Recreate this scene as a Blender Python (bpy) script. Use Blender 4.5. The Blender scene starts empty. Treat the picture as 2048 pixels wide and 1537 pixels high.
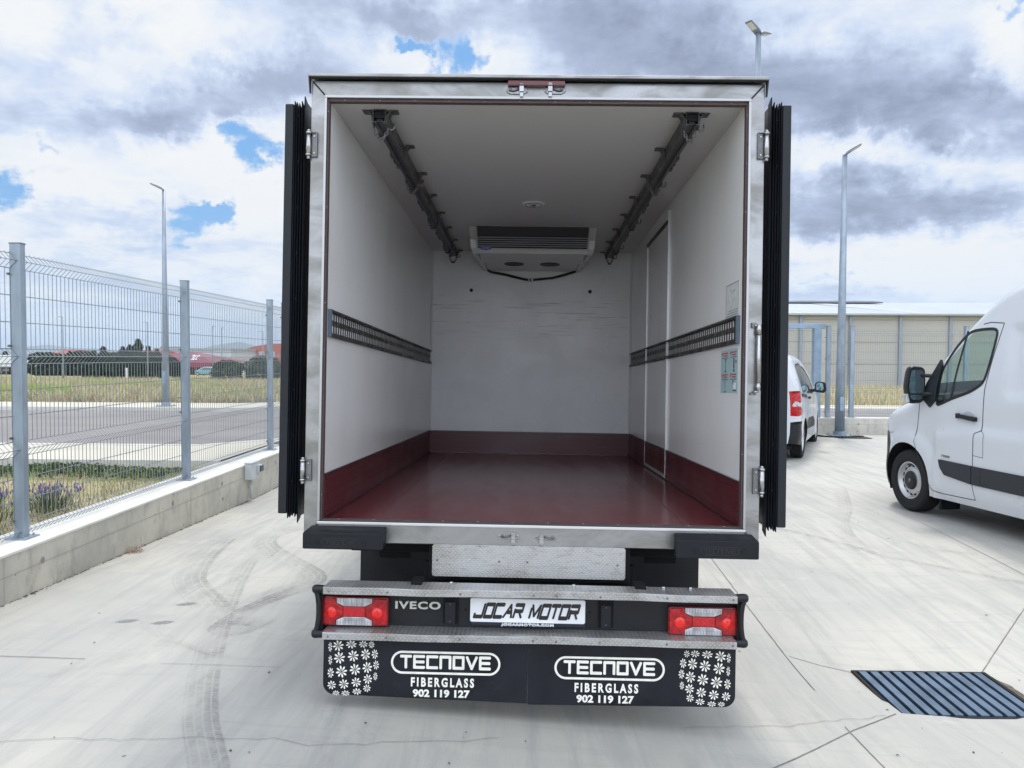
import bpy, bmesh, math, random
import numpy as np
from mathutils import Vector, Matrix
from mathutils.geometry import delaunay_2d_cdt
random.seed(7); rng = np.random.RandomState(7)
R = math.radians
col = bpy.context.scene.collection
scn = bpy.context.scene
ZO = 1.6                      # height of the camera above the yard datum

# ------------------------------------------------------------------ camera
def rot3(yaw, pitch, roll):
    return (Matrix.Rotation(yaw, 3, 'Z') @ Matrix.Rotation(pitch, 3, 'X') @ Matrix.Rotation(roll, 3, 'Y'))
CR = rot3(R(1.34), R(-1.95), -0.005)
cam = bpy.data.cameras.new('camera'); co = bpy.data.objects.new('camera', cam); col.objects.link(co)
m = Matrix((( CR[0][0], CR[0][2], -CR[0][1]), (CR[1][0], CR[1][2], -CR[1][1]), (CR[2][0], CR[2][2], -CR[2][1])))
co.matrix_world = Matrix.Translation((0, 0, ZO)) @ m.to_4x4()
cam.lens = 1538/2048*36; cam.sensor_width = 36; cam.clip_start = .05; cam.clip_end = 20000
scn.camera = co
scn.view_settings.view_transform = 'Standard'; scn.view_settings.look = 'None'
scn.view_settings.exposure = 0.08; scn.view_settings.gamma = 1
scn.render.engine = 'CYCLES'
scn.cycles.max_bounces = 8; scn.cycles.diffuse_bounces = 5; scn.cycles.glossy_bounces = 4
scn.cycles.transparent_max_bounces = 16; scn.cycles.volume_bounces = 0
scn.cycles.use_denoising = True
scn.cycles.caustics_reflective = False; scn.cycles.caustics_refractive = False
scn.cycles.sample_clamp_indirect = 6

# ------------------------------------------------------------------ node helper
class NT:
    def __init__(s, tree): s.t = tree; s.n = tree.nodes; s.l = tree.links
    def add(s, typ, **kw):
        nd = s.n.new(typ)
        for k, v in kw.items():
            if k == 'ins':
                for i, val in v.items(): s.put(nd.inputs[i], val)
            else: setattr(nd, k, v)
        return nd
    def put(s, sock, val):
        if isinstance(val, bpy.types.NodeSocket): s.l.new(val, sock)
        elif val is not None: sock.default_value = val
    def math(s, op, a, b=None, c=None, clamp=False):
        nd = s.add('ShaderNodeMath', operation=op, use_clamp=clamp)
        s.put(nd.inputs[0], a)
        if b is not None: s.put(nd.inputs[1], b)
        if c is not None: s.put(nd.inputs[2], c)
        return nd.outputs[0]
    def vmath(s, op, a, b=None):
        nd = s.add('ShaderNodeVectorMath', operation=op); s.put(nd.inputs[0], a)
        if b is not None: s.put(nd.inputs[1], b)
        return nd.outputs['Value'] if op in ('LENGTH', 'DOT_PRODUCT', 'DISTANCE') else nd.outputs[0]
    def mix(s, f, a, b, typ='MIX'):
        nd = s.add('ShaderNodeMix', data_type='RGBA', blend_type=typ)
        s.put(nd.inputs[0], f); s.put(nd.inputs[6], a); s.put(nd.inputs[7], b); return nd.outputs[2]
    def noise(s, vec, scale, detail=4, rough=.55, dist=0):
        nd = s.add('ShaderNodeTexNoise'); s.put(nd.inputs['Vector'], vec)
        nd.inputs['Scale'].default_value = scale; nd.inputs['Detail'].default_value = detail
        nd.inputs['Roughness'].default_value = rough; nd.inputs['Distortion'].default_value = dist
        return nd
    def mr(s, v, a, b, c=0., d=1., smooth=True):
        nd = s.add('ShaderNodeMapRange', interpolation_type='SMOOTHSTEP' if smooth else 'LINEAR')
        s.put(nd.inputs[0], v); nd.inputs[1].default_value = a; nd.inputs[2].default_value = b
        nd.inputs[3].default_value = c; nd.inputs[4].default_value = d; return nd.outputs[0]
    def scale(s, vec, sc, loc=(0, 0, 0), rot=(0, 0, 0)):
        nd = s.add('ShaderNodeMapping'); s.put(nd.inputs[0], vec)
        nd.inputs['Scale'].default_value = sc; nd.inputs['Location'].default_value = loc
        nd.inputs['Rotation'].default_value = rot; return nd.outputs[0]
    def bump(s, h, strength=.3, dist=.01, normal=None):
        nd = s.add('ShaderNodeBump'); nd.inputs['Strength'].default_value = strength
        nd.inputs['Distance'].default_value = dist; s.put(nd.inputs['Height'], h)
        if normal is not None: s.put(nd.inputs['Normal'], normal)
        return nd.outputs[0]

# ------------------------------------------------------------------ world
def pxdir(px, py):
    v = CR @ Vector(((px-1024)/1538, 1, -(py-768.5)/1538)); v.normalize()
    return math.degrees(math.atan2(v.x, v.y)), math.degrees(math.asin(v.z))
SUN_EL, SUN_AZ = 58., 14.      # azimuth measured from +Y towards +X
w = bpy.data.worlds.new('World'); scn.world = w; w.use_nodes = True
N = NT(w.node_tree)
for n_ in list(N.n): N.n.remove(n_)
tc = N.add('ShaderNodeTexCoord').outputs['Generated']
sep = N.add('ShaderNodeSeparateXYZ'); N.put(sep.inputs[0], tc)
dx, dy, dz = sep.outputs
az = N.math('MULTIPLY', N.math('ARCTAN2', dx, dy), 57.2958)
el = N.math('MULTIPLY', N.math('ARCSINE', dz), 57.2958)
zz = N.math('ADD', N.math('MAXIMUM', dz, 0.0), .13)
cmb = N.add('ShaderNodeCombineXYZ'); N.put(cmb.inputs[0], N.math('DIVIDE', dx, zz)); N.put(cmb.inputs[1], N.math('DIVIDE', dy, zz)); cmb.inputs[2].default_value = 3.7
pl = cmb.outputs[0]
big = N.noise(pl, 1.15, 3, .5, .4).outputs['Fac']
med = N.noise(pl, 3.1, 9, .62, .25).outputs['Fac']
fine = N.noise(pl, 9.0, 7, .62, .2).outputs['Fac']
cm = N.add('ShaderNodeCombineXYZ'); N.put(cm.inputs[0], az); N.put(cm.inputs[1], el)
ae = cm.outputs[0]
wn = N.noise(ae, .22, 6, .62).outputs['Color']
wn2 = N.noise(ae, .9, 4, .6).outputs['Color']
warp = N.vmath('ADD', ae, N.vmath('MULTIPLY', N.vmath('SUBTRACT', wn, (.5, .5, .5)), (9., 6., 0)))
warp = N.vmath('ADD', warp, N.vmath('MULTIPLY', N.vmath('SUBTRACT', wn2, (.5, .5, .5)), (2.2, 1.8, 0)))
def blobs(lst):
    tot = None
    for px, py, rx, ry, rot, wt in lst:
        a, e = pxdir(px, py)
        v = N.vmath('SUBTRACT', warp, (a, e, 0))
        v = N.scale(v, (26.8/rx, 26.8/ry, 0), rot=(0, 0, 0)) if not rot else N.scale(N.scale(v, (1, 1, 1), rot=(0, 0, R(rot))), (26.8/rx, 26.8/ry, 0))
        b = N.math('MULTIPLY', N.mr(N.vmath('LENGTH', v), 1.35, .1), wt)
        tot = b if tot is None else N.math('ADD', tot, b)
    return tot
holes = blobs([(900, 105, 62, 48, 0, 1), (818, 82, 34, 16, 0, .8), (478, 238, 55, 26, -20, .9), (532, 284, 62, 44, -30, 1), (380, 430, 68, 52, 0, 1), (415, 400, 40, 24, 0, .9),
               (2, 372, 52, 42, 0, .9), (74, 298, 34, 14, 0, .5), (2035, 18, 30, 20, 0, .7), (1620, 560, 90, 14, 0, .45), (250, 640, 340, 22, 0, .4)])
dark = blobs([(1560, 170, 400, 100, 10, 1.05), (1760, 405, 330, 62, 6, 1.0), (1050, 35, 420, 60, 0, .75), (1900, 250, 260, 60, 10, .6), (1250, 120, 250, 60, 0, .5), (160, 80, 170, 46, -15, .5), (480, 175, 260, 55, -18, .75), (230, 440, 170, 34, 0, .55),
              (120, 240, 200, 40, 0, .4), (1700, 590, 200, 18, 0, .3), (330, 240, 90, 30, 0, .3), (820, 60, 150, 40, 0, .5)])
lite = blobs([(330, 30, 130, 60, 0, .9), (30, 45, 80, 50, 0, .8), (400, 290, 130, 60, -25, .9), (520, 400, 110, 110, 0, .9), (130, 385, 160, 50, 0, .7), (1930, 480, 230, 60, 0, 1), (1640, 500, 90, 40, 0, .9),
              (2010, 110, 60, 80, 0, .9), (520, 590, 40, 22, 0, .8), (1900, 560, 250, 30, 0, .7), (1720, 300, 200, 26, 8, .5), (240, 520, 300, 26, 0, .45)])
dens = N.math('ADD', holes, N.math('MULTIPLY', N.math('SUBTRACT', .5, med), 1.1))
dens = N.math('ADD', dens, N.math('MULTIPLY', N.math('SUBTRACT', .5, fine), .9))
cov = N.mr(dens, .92, .18)
shade = N.math('ADD', N.math('MULTIPLY', N.math('SUBTRACT', big, .5), 1.25), N.math('MULTIPLY', N.math('SUBTRACT', med, .5), 1.5))
shade = N.math('ADD', shade, N.math('MULTIPLY', N.math('SUBTRACT', fine, .5), .22))
shade = N.math('ADD', shade, N.math('MULTIPLY', dark, .74)); shade = N.math('SUBTRACT', shade, N.math('MULTIPLY', lite, .55))
shade = N.math('SUBTRACT', shade, N.math('MULTIPLY', holes, .5))
ramp = N.add('ShaderNodeValToRGB'); N.put(ramp.inputs[0], N.math('ADD', N.math('MULTIPLY', shade, .60), .235))
cr = ramp.color_ramp; cr.elements[0].position = .0; cr.elements[0].color = (.98, .99, 1.0, 1); cr.elements[1].position = 1; cr.elements[1].color = (.22, .26, .36, 1)
for p_, c_ in ((.16, (.90, .94, 1.0)), (.34, (.68, .78, .97)), (.52, (.46, .54, .73)), (.74, (.31, .36, .50))):
    e_ = cr.elements.new(p_); e_.color = (*c_, 1)
sky = N.add('ShaderNodeTexSky', sky_type='NISHITA'); sky.sun_disc = False
sky.sun_elevation = R(SUN_EL); sky.sun_rotation = R(SUN_AZ)
bgs = N.add('ShaderNodeBackground'); N.put(bgs.inputs[0], sky.outputs[0]); bgs.inputs[1].default_value = .10
azure = N.add('ShaderNodeBackground'); azure.inputs[0].default_value = (.11, .42, .90, 1); azure.inputs[1].default_value = 1.0
bmx = N.add('ShaderNodeMixShader'); bmx.inputs[0].default_value = .62; N.put(bmx.inputs[1], bgs.outputs[0]); N.put(bmx.inputs[2], azure.outputs[0])
cl = N.add('ShaderNodeBackground'); N.put(cl.inputs[0], ramp.outputs[0])
# clouds brighter overhead round the veiled sun; unseen glow added behind camera for interior
N.put(cl.inputs[1], N.math('ADD', N.math('ADD', N.mr(el, 33., 62., 0., .6), N.mr(dy, -.05, -.6, 0., 1.35)), .90))
mx = N.add('ShaderNodeMixShader'); N.put(mx.inputs[0], cov); N.put(mx.inputs[1], bmx.outputs[0]); N.put(mx.inputs[2], cl.outputs[0])
# pale air towards the horizon
hz = N.add('ShaderNodeBackground'); hz.inputs[0].default_value = (.68, .82, 1.0, 1); hz.inputs[1].default_value = 1.12
mh = N.add('ShaderNodeMixShader'); N.put(mh.inputs[0], N.mr(el, 7.5, -1., 0., .72)); N.put(mh.inputs[1], mx.outputs[0]); N.put(mh.inputs[2], hz.outputs[0])
N.put(N.add('ShaderNodeOutputWorld').inputs[0], mh.outputs[0])
w.cycles.sampling_method = 'MANUAL'; w.cycles.sample_map_resolution = 1024

# ------------------------------------------------------------------ sun
sl = bpy.data.lights.new('sun', 'SUN'); sl.energy = 2.2; sl.angle = R(11); sl.color = (1, .955, .88)
so = bpy.data.objects.new('sun', sl); col.objects.link(so)
sd = Vector((math.sin(R(SUN_AZ))*math.cos(R(SUN_EL)), math.cos(R(SUN_AZ))*math.cos(R(SUN_EL)), math.sin(R(SUN_EL))))
so.rotation_euler = sd.to_track_quat('Z', 'Y').to_euler(); so.location = (0, 0, 30)

# ------------------------------------------------------------------ materials
MATS = {}
def mat(name, c=(.5, .5, .5), rough=.5, metal=0., spec=.5, var=0., vscale=4., bump=0., bscale=40., bdist=.002, coat=0., vstretch=(1, 1, 1), dirt=None, emit=None, fn=None):
    if name in MATS: return MATS[name]
    m_ = bpy.data.materials.new(name); m_.use_nodes = True; k = NT(m_.node_tree)
    b = k.n['Principled BSDF']; b.inputs['Base Color'].default_value = (*c, 1)
    b.inputs['Roughness'].default_value = rough; b.inputs['Metallic'].default_value = metal
    b.inputs['Specular IOR Level'].default_value = spec; b.inputs['Coat Weight'].default_value = coat; b.inputs['Coat Roughness'].default_value = .08
    o = k.add('ShaderNodeTexCoord').outputs['Object']
    if var or bump or dirt:
        v = k.scale(o, vstretch)
        nz = k.noise(v, vscale, 6, .6)
        f = k.mr(nz.outputs['Fac'], .3, .7, 1-var, 1+var)
        cc = k.mix(1., (*c, 1), k.add('ShaderNodeCombineColor', ins={0: f, 1: f, 2: f}).outputs[0], 'MULTIPLY')
        if dirt:
            dcol, lo, hi, amt, sc = dirt
            cc = k.mix(k.mr(k.noise(o, sc, 8, .7).outputs['Fac'], lo, hi, 0, amt), cc, (*dcol, 1))
        k.put(b.inputs['Base Color'], cc)
        k.put(b.inputs['Roughness'], k.mr(nz.outputs['Fac'], .3, .7, max(0, rough-var*.5), min(1, rough+var*.5)))
    if bump: k.put(b.inputs['Normal'], k.bump(k.noise(o, bscale, 4).outputs['Fac'], bump, bdist))
    if emit: b.inputs['Emission Color'].default_value = (*emit[0], 1); b.inputs['Emission Strength'].default_value = emit[1]
    if fn: fn(k, b, o)
    MATS[name] = m_; return m_

def f_yard(k, b, o):
    big = k.noise(o, .45, 5, .55, .6).outputs['Fac']; mid = k.noise(o, 2.2, 6, .6).outputs['Fac']
    st = k.noise(k.scale(o, (5.0, .55, 1), rot=(0, 0, R(58))), 1.6, 7, .68, .5).outputs['Fac']
    st2 = k.noise(k.scale(o, (.7, 9.0, 1), rot=(0, 0, R(24))), 1.3, 6, .65, .8).outputs['Fac']
    spk = k.noise(o, 75, 5, .8).outputs['Fac']
    c1 = k.mix(k.mr(big, .36, .64), (.385, .378, .350, 1), (.475, .458, .405, 1))
    c2 = k.mix(k.mr(st, .40, .68, 0, .65), c1, (.32, .318, .305, 1))
    c3 = k.mix(k.mr(st2, .50, .78, 0, .45), c2, (.29, .29, .285, 1))
    c4 = k.mix(k.mr(mid, .58, .75, 0, .4), c3, (.54, .52, .46, 1))
    c5 = k.mix(k.mr(spk, .58, .72, 0, .30), c4, (.22, .215, .20, 1))
    vo = k.add('ShaderNodeTexVoronoi', feature='F1'); k.put(vo.inputs['Vector'], o); vo.inputs['Scale'].default_value = 3.2; vo.inputs['Randomness'].default_value = 1
    sp = k.math('MULTIPLY', k.mr(vo.outputs['Distance'], .035, .02), k.mr(k.noise(o, 1.1, 2).outputs['Fac'], .52, .58))
    pt = k.noise(o, .9, 7, .75, 1.5).outputs['Fac']; c5 = k.mix(k.mr(pt, .60, .66, 0, .22), c5, (.27, .265, .245, 1)); c5 = k.mix(k.mr(pt, .36, .30, 0, .3), c5, (.56, .545, .50, 1))
    c6 = k.mix(k.math('MULTIPLY', sp, .7), c5, (.1, .095, .085, 1))
    k.put(b.inputs['Base Color'], c6)
    k.put(b.inputs['Roughness'], k.mr(st, .3, .7, .5, .72))
    k.put(b.inputs['Normal'], k.bump(k.math('ADD', st, k.math('MULTIPLY', spk, .3)), .12, .004))
M_yard = mat('yard_concrete', fn=f_yard)

def f_wall(k, b, o):
    a = k.noise(o, 1.2, 6, .6).outputs['Fac']; c = k.noise(k.scale(o, (1, 1, .5)), 6, 8, .7).outputs['Fac']
    v = k.noise(k.scale(o, (8, 3, .25)), 1.5, 6, .7).outputs['Fac']
    c1 = k.mix(k.mr(a, .35, .65), (.38, .37, .335, 1), (.55, .525, .455, 1))
    c2 = k.mix(k.mr(c, .48, .70, 0, .6), c1, (.25, .245, .22, 1))
    c2 = k.mix(k.mr(v, .55, .75, 0, .4), c2, (.27, .27, .25, 1))
    vo = k.add('ShaderNodeTexVoronoi', feature='F1'); k.put(vo.inputs['Vector'], o); vo.inputs['Scale'].default_value = 7
    pit = k.mr(vo.outputs['Distance'], .075, .045)
    pit = k.math('MULTIPLY', pit, k.mr(k.noise(o, 2, 2).outputs['Fac'], .46, .56))
    c3 = k.mix(k.math('MULTIPLY', pit, .75), c2, (.09, .085, .075, 1))
    k.put(b.inputs['Base Color'], c3); b.inputs['Roughness'].default_value = .85
    k.put(b.inputs['Normal'], k.bump(k.math('SUBTRACT', c, k.math('MULTIPLY', pit, 1.)), .4, .01))
M_wall = mat('cast_concrete', fn=f_wall)
M_walltop = mat('trowelled_concrete', (.62, .61, .57), .8, var=.08, vscale=3, bump=.2, bscale=30)

def f_chequer(k, b, o):
    sx = k.add('ShaderNodeSeparateXYZ'); k.put(sx.inputs[0], o)
    u = k.math('ADD', sx.outputs[0], sx.outputs[1]); v = k.math('ADD', sx.outputs[2], sx.outputs[1])
    S = 52.
    a = k.math('MULTIPLY', k.math('ADD', u, v), S); c = k.math('MULTIPLY', k.math('SUBTRACT', u, v), S)
    fa = k.math('SUBTRACT', k.math('FRACT', a), .5); fc = k.math('SUBTRACT', k.math('FRACT', c), .5)
    par = k.math('MODULO', k.math('ADD', k.math('FLOOR', a), k.math('FLOOR', c)), 2.); par = k.math('ABSOLUTE', par)
    e1 = k.math('ADD', k.math('POWER', k.math('MULTIPLY', fa, 2.3), 2.), k.math('POWER', k.math('MULTIPLY', fc, 6.), 2.))
    e2 = k.math('ADD', k.math('POWER', k.math('MULTIPLY', fa, 6.), 2.), k.math('POWER', k.math('MULTIPLY', fc, 2.3), 2.))
    h = k.add('ShaderNodeMix', data_type='FLOAT'); k.put(h.inputs[0], par); k.put(h.inputs[2], k.mr(e1, 1., .3)); k.put(h.inputs[3], k.mr(e2, 1., .3))
    h = h.outputs[0]
    n1 = k.noise(o, 3.5, 8, .65).outputs['Fac']; n2 = k.noise(k.scale(o, (1, 1, 4)), 14, 6, .7).outputs['Fac']
    base = k.mix(k.mr(n1, .42, .62), (.50, .50, .50, 1), (.36, .345, .32, 1))
    base = k.mix(k.mr(n2, .5, .72, 0, .6), base, (.17, .155, .135, 1))
    k.put(b.inputs['Base Color'], k.mix(k.math('MULTIPLY', h, .55), base, (.74, .74, .73, 1)))
    b.inputs['Metallic'].default_value = .8; k.put(b.inputs['Roughness'], k.mr(n1, .3, .7, .3, .5))
    k.put(b.inputs['Normal'], k.bump(h, .9, .003))
M_chequer = mat('chequer_plate', fn=f_chequer)

def f_steel(k, b, o):
    s1 = k.noise(k.scale(o, (1, 1, 45)), 2.2, 5, .6).outputs['Fac']; n = k.noise(k.scale(o, (1.4, 1, 3)), 2.2, 6, .6, .6).outputs['Fac']
    k.put(b.inputs['Base Color'], k.mix(k.mr(n, .35, .68), (.34, .34, .34, 1), (.21, .205, .19, 1)))
    b.inputs['Metallic'].default_value = .92
    k.put(b.inputs['Roughness'], k.mr(n, .3, .7, .26, .44))
    k.put(b.inputs['Normal'], k.bump(k.math('ADD', s1, k.math('MULTIPLY', n, .6)), .10, .002))
M_steel = mat('brushed_steel', fn=f_steel)

def f_liner(k, b, o):
    n = k.noise(k.scale(o, (1, 1, .35)), 3.0, 6, .6).outputs['Fac']; s_ = k.noise(k.scale(o, (.6, .6, 22)), 1.6, 8, .72, .4).outputs['Fac']
    c1 = k.mix(k.mr(n, .35, .7), (.81, .82, .815, 1), (.78, .785, .78, 1))
    gate = k.mr(k.noise(o, 1.3, 3).outputs['Fac'], .5, .62)
    c2 = k.mix(k.math('MULTIPLY', k.mr(s_, .58, .74), k.math('MULTIPLY', gate, .16)), c1, (.2, .2, .2, 1))
    k.put(b.inputs['Base Color'], c2); k.put(b.inputs['Roughness'], k.mr(k.noise(o, .8, 2).outputs['Fac'], .3, .7, .20, .27))
    k.put(b.inputs['Normal'], k.bump(k.noise(o, 1.1, 2).outputs['Fac'], .03, .02))
M_liner = mat('white_gelcoat', fn=f_liner)

def f_back(k, b, o):
    n = k.noise(o, 2.6, 6, .62, .3).outputs['Fac']
    s_ = k.noise(k.scale(o, (1.1, 1, 24)), 2.4, 6, .6).outputs['Fac']
    sx = k.add('ShaderNodeSeparateXYZ'); k.put(sx.inputs[0], o)
    band = k.mr(sx.outputs[2], 1.95, 2.1); band2 = k.mr(sx.outputs[2], 2.5, 2.38)
    c1 = k.mix(k.mr(n, .36, .66), (.73, .74, .74, 1), (.78, .79, .795, 1))
    f = k.math('MULTIPLY', k.math('MULTIPLY', k.mr(s_, .55, .7), k.math('MULTIPLY', band, band2)), .5)
    k.put(b.inputs['Base Color'], k.mix(f, c1, (.17, .17, .17, 1)))
    k.put(b.inputs['Roughness'], k.mr(n, .35, .65, .34, .24)); k.put(b.inputs['Normal'], k.bump(n, .1, .01))
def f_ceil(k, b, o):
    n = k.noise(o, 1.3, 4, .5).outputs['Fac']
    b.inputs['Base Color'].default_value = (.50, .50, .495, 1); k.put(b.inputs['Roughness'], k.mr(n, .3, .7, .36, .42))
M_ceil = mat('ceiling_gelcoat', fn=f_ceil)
M_back = mat('scuffed_gelcoat', fn=f_back)
M_maroon = mat('maroon_floor', (.125, .017, .021), .20, spec=.7, var=.05, vscale=2.5, bump=.04, bscale=160, bdist=.0006, vstretch=(3, .6, 1))
M_maroon2 = mat('maroon_skirting', (.085, .011, .015), .36, spec=.45, var=.1, vscale=3)
M_brown = mat('brown_gasket', (.075, .05, .048), .6)
M_black = mat('black_rubber', (.008, .009, .012), .6, spec=.28, var=.25, vscale=6, bump=.15, bscale=60)
M_plastic = mat('black_plastic', (.009, .010, .012), .42, spec=.35, var=.2, vscale=5)
M_under = mat('underbody_black', (.008, .008, .009), .75, spec=.2)
M_seal = mat('door_seal', (.009, .011, .015), .46, spec=.32, var=.15, vscale=3)
M_white = mat('white_paint', (.60, .625, .66), .28, spec=.5, coat=.6, var=.02, vscale=1.4)
M_panel = mat('white_panel', (.66, .67, .68), .42, var=.06, vscale=1.2)
M_chrome = mat('polished_steel', (.40, .40, .40), .24, 1., var=.15, vscale=20)
M_galv = mat('galvanised_steel', (.27, .325, .385), .42, .35, var=.16, vscale=9, bump=.1, bscale=30, vstretch=(1, 1, .35))
M_galvb = mat('blue_galvanised_steel', (.23, .31, .40), .5, .25, var=.14, vscale=6)
M_wire = mat('galvanised_wire', (.25, .28, .31), .5, .45)
M_dsteel = mat('dull_steel', (.17, .17, .168), .42, .75, var=.3, vscale=14)
M_brsteel = mat('oxidised_rail_steel', (.040, .036, .036), .5, .3, var=.35, vscale=18)
M_red = mat('red_lens', (.40, .004, .008), .16, spec=.4, coat=.25, var=.4, vscale=34)
M_redhot = mat('bright_red_reflector', (.85, .014, .008), .14, coat=.3, var=.2, vscale=60)
M_dred = mat('dark_red_lens', (.11, .008, .01), .15, coat=.4)
M_clear = mat('clear_ribbed_lens', (.52, .53, .55), .12, .25, coat=.8, var=.3, vscale=30, vstretch=(3, 1, .4))
M_lampgap = mat('lamp_edge_red', (.2, .004, .006), .25, coat=.4)
M_decal = mat('cream_print', (.80, .79, .71), .6, var=.08, vscale=30)
M_silver = mat('silver_letter', (.56, .56, .51), .35, .55)
M_plate = mat('plate_white', (.86, .87, .89), .3, coat=.3, var=.04, vscale=8)
M_ink = mat('black_ink', (.015, .012, .012), .4)
M_blue = mat('plate_blue', (.01, .09, .3), .3)
M_badge = mat('badge_blue', (.012, .03, .30), .3)
M_ac = mat('evaporator_white', (.62, .64, .62), .4, var=.05)
M_acg = mat('grille_black', (.012, .012, .013), .5)
M_acgl = mat('grille_grey', (.32, .32, .33), .35)
M_sticker = mat('sticker_teal', (.36, .52, .54), .4)
M_stred = mat('sticker_red', (.5, .03, .05), .5)
M_tyre = mat('tyre_rubber', (.014, .014, .015), .8, spec=.3, bump=.3, bscale=50, bdist=.003)
M_rim = mat('silver_wheel', (.48, .49, .50), .33, .65, var=.1, vscale=9)
M_grate = mat('grate_steel', (.080, .125, .185), .5, .3, var=.2, vscale=8, bump=.2, bscale=60)
M_pit = mat('drain_pit', (.006, .006, .007), .9)
M_crack = mat('joint_dark', (.15, .145, .13), .9, var=.5, vscale=9)
M_asph = mat('asphalt', (.22, .205, .20), .9, var=.14, vscale=.35, bump=.3, bscale=30, vstretch=(1, 2.2, 1))
M_pave = mat('pavement_concrete', (.50, .475, .40), .85, var=.08, vscale=.7)
M_kerb = mat('kerb_concrete', (.52, .51, .46), .85, var=.1, vscale=2)
def f_glass(k, b, o):
    out = k.n['Material Output']
    tr = k.add('ShaderNodeBsdfTransparent'); tr.inputs[0].default_value = (.74, .84, .80, 1)
    gl = k.add('ShaderNodeBsdfGlossy'); gl.inputs['Roughness'].default_value = .02; gl.inputs[0].default_value = (1, 1, 1, 1)
    lw = k.add('ShaderNodeLayerWeight'); lw.inputs[0].default_value = .5
    ms = k.add('ShaderNodeMixShader'); k.put(ms.inputs[0], k.math('ADD', k.math('MULTIPLY', k.math('POWER', lw.outputs['Facing'], 4.), .8), .05, clamp=True)); k.put(ms.inputs[1], tr.outputs[0]); k.put(ms.inputs[2], gl.outputs[0])
    k.put(out.inputs[0], ms.outputs[0])
M_glass = mat('tinted_glass', fn=f_glass)
M_dglass = mat('dark_glass', (.03, .038, .042), .05, spec=.8, coat=.5)
M_mirror = mat('mirror_glass', (.30, .45, .50), .03, .9)
M_seatf = mat('grey_seat_fabric', (.05, .052, .055), .8)

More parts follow.
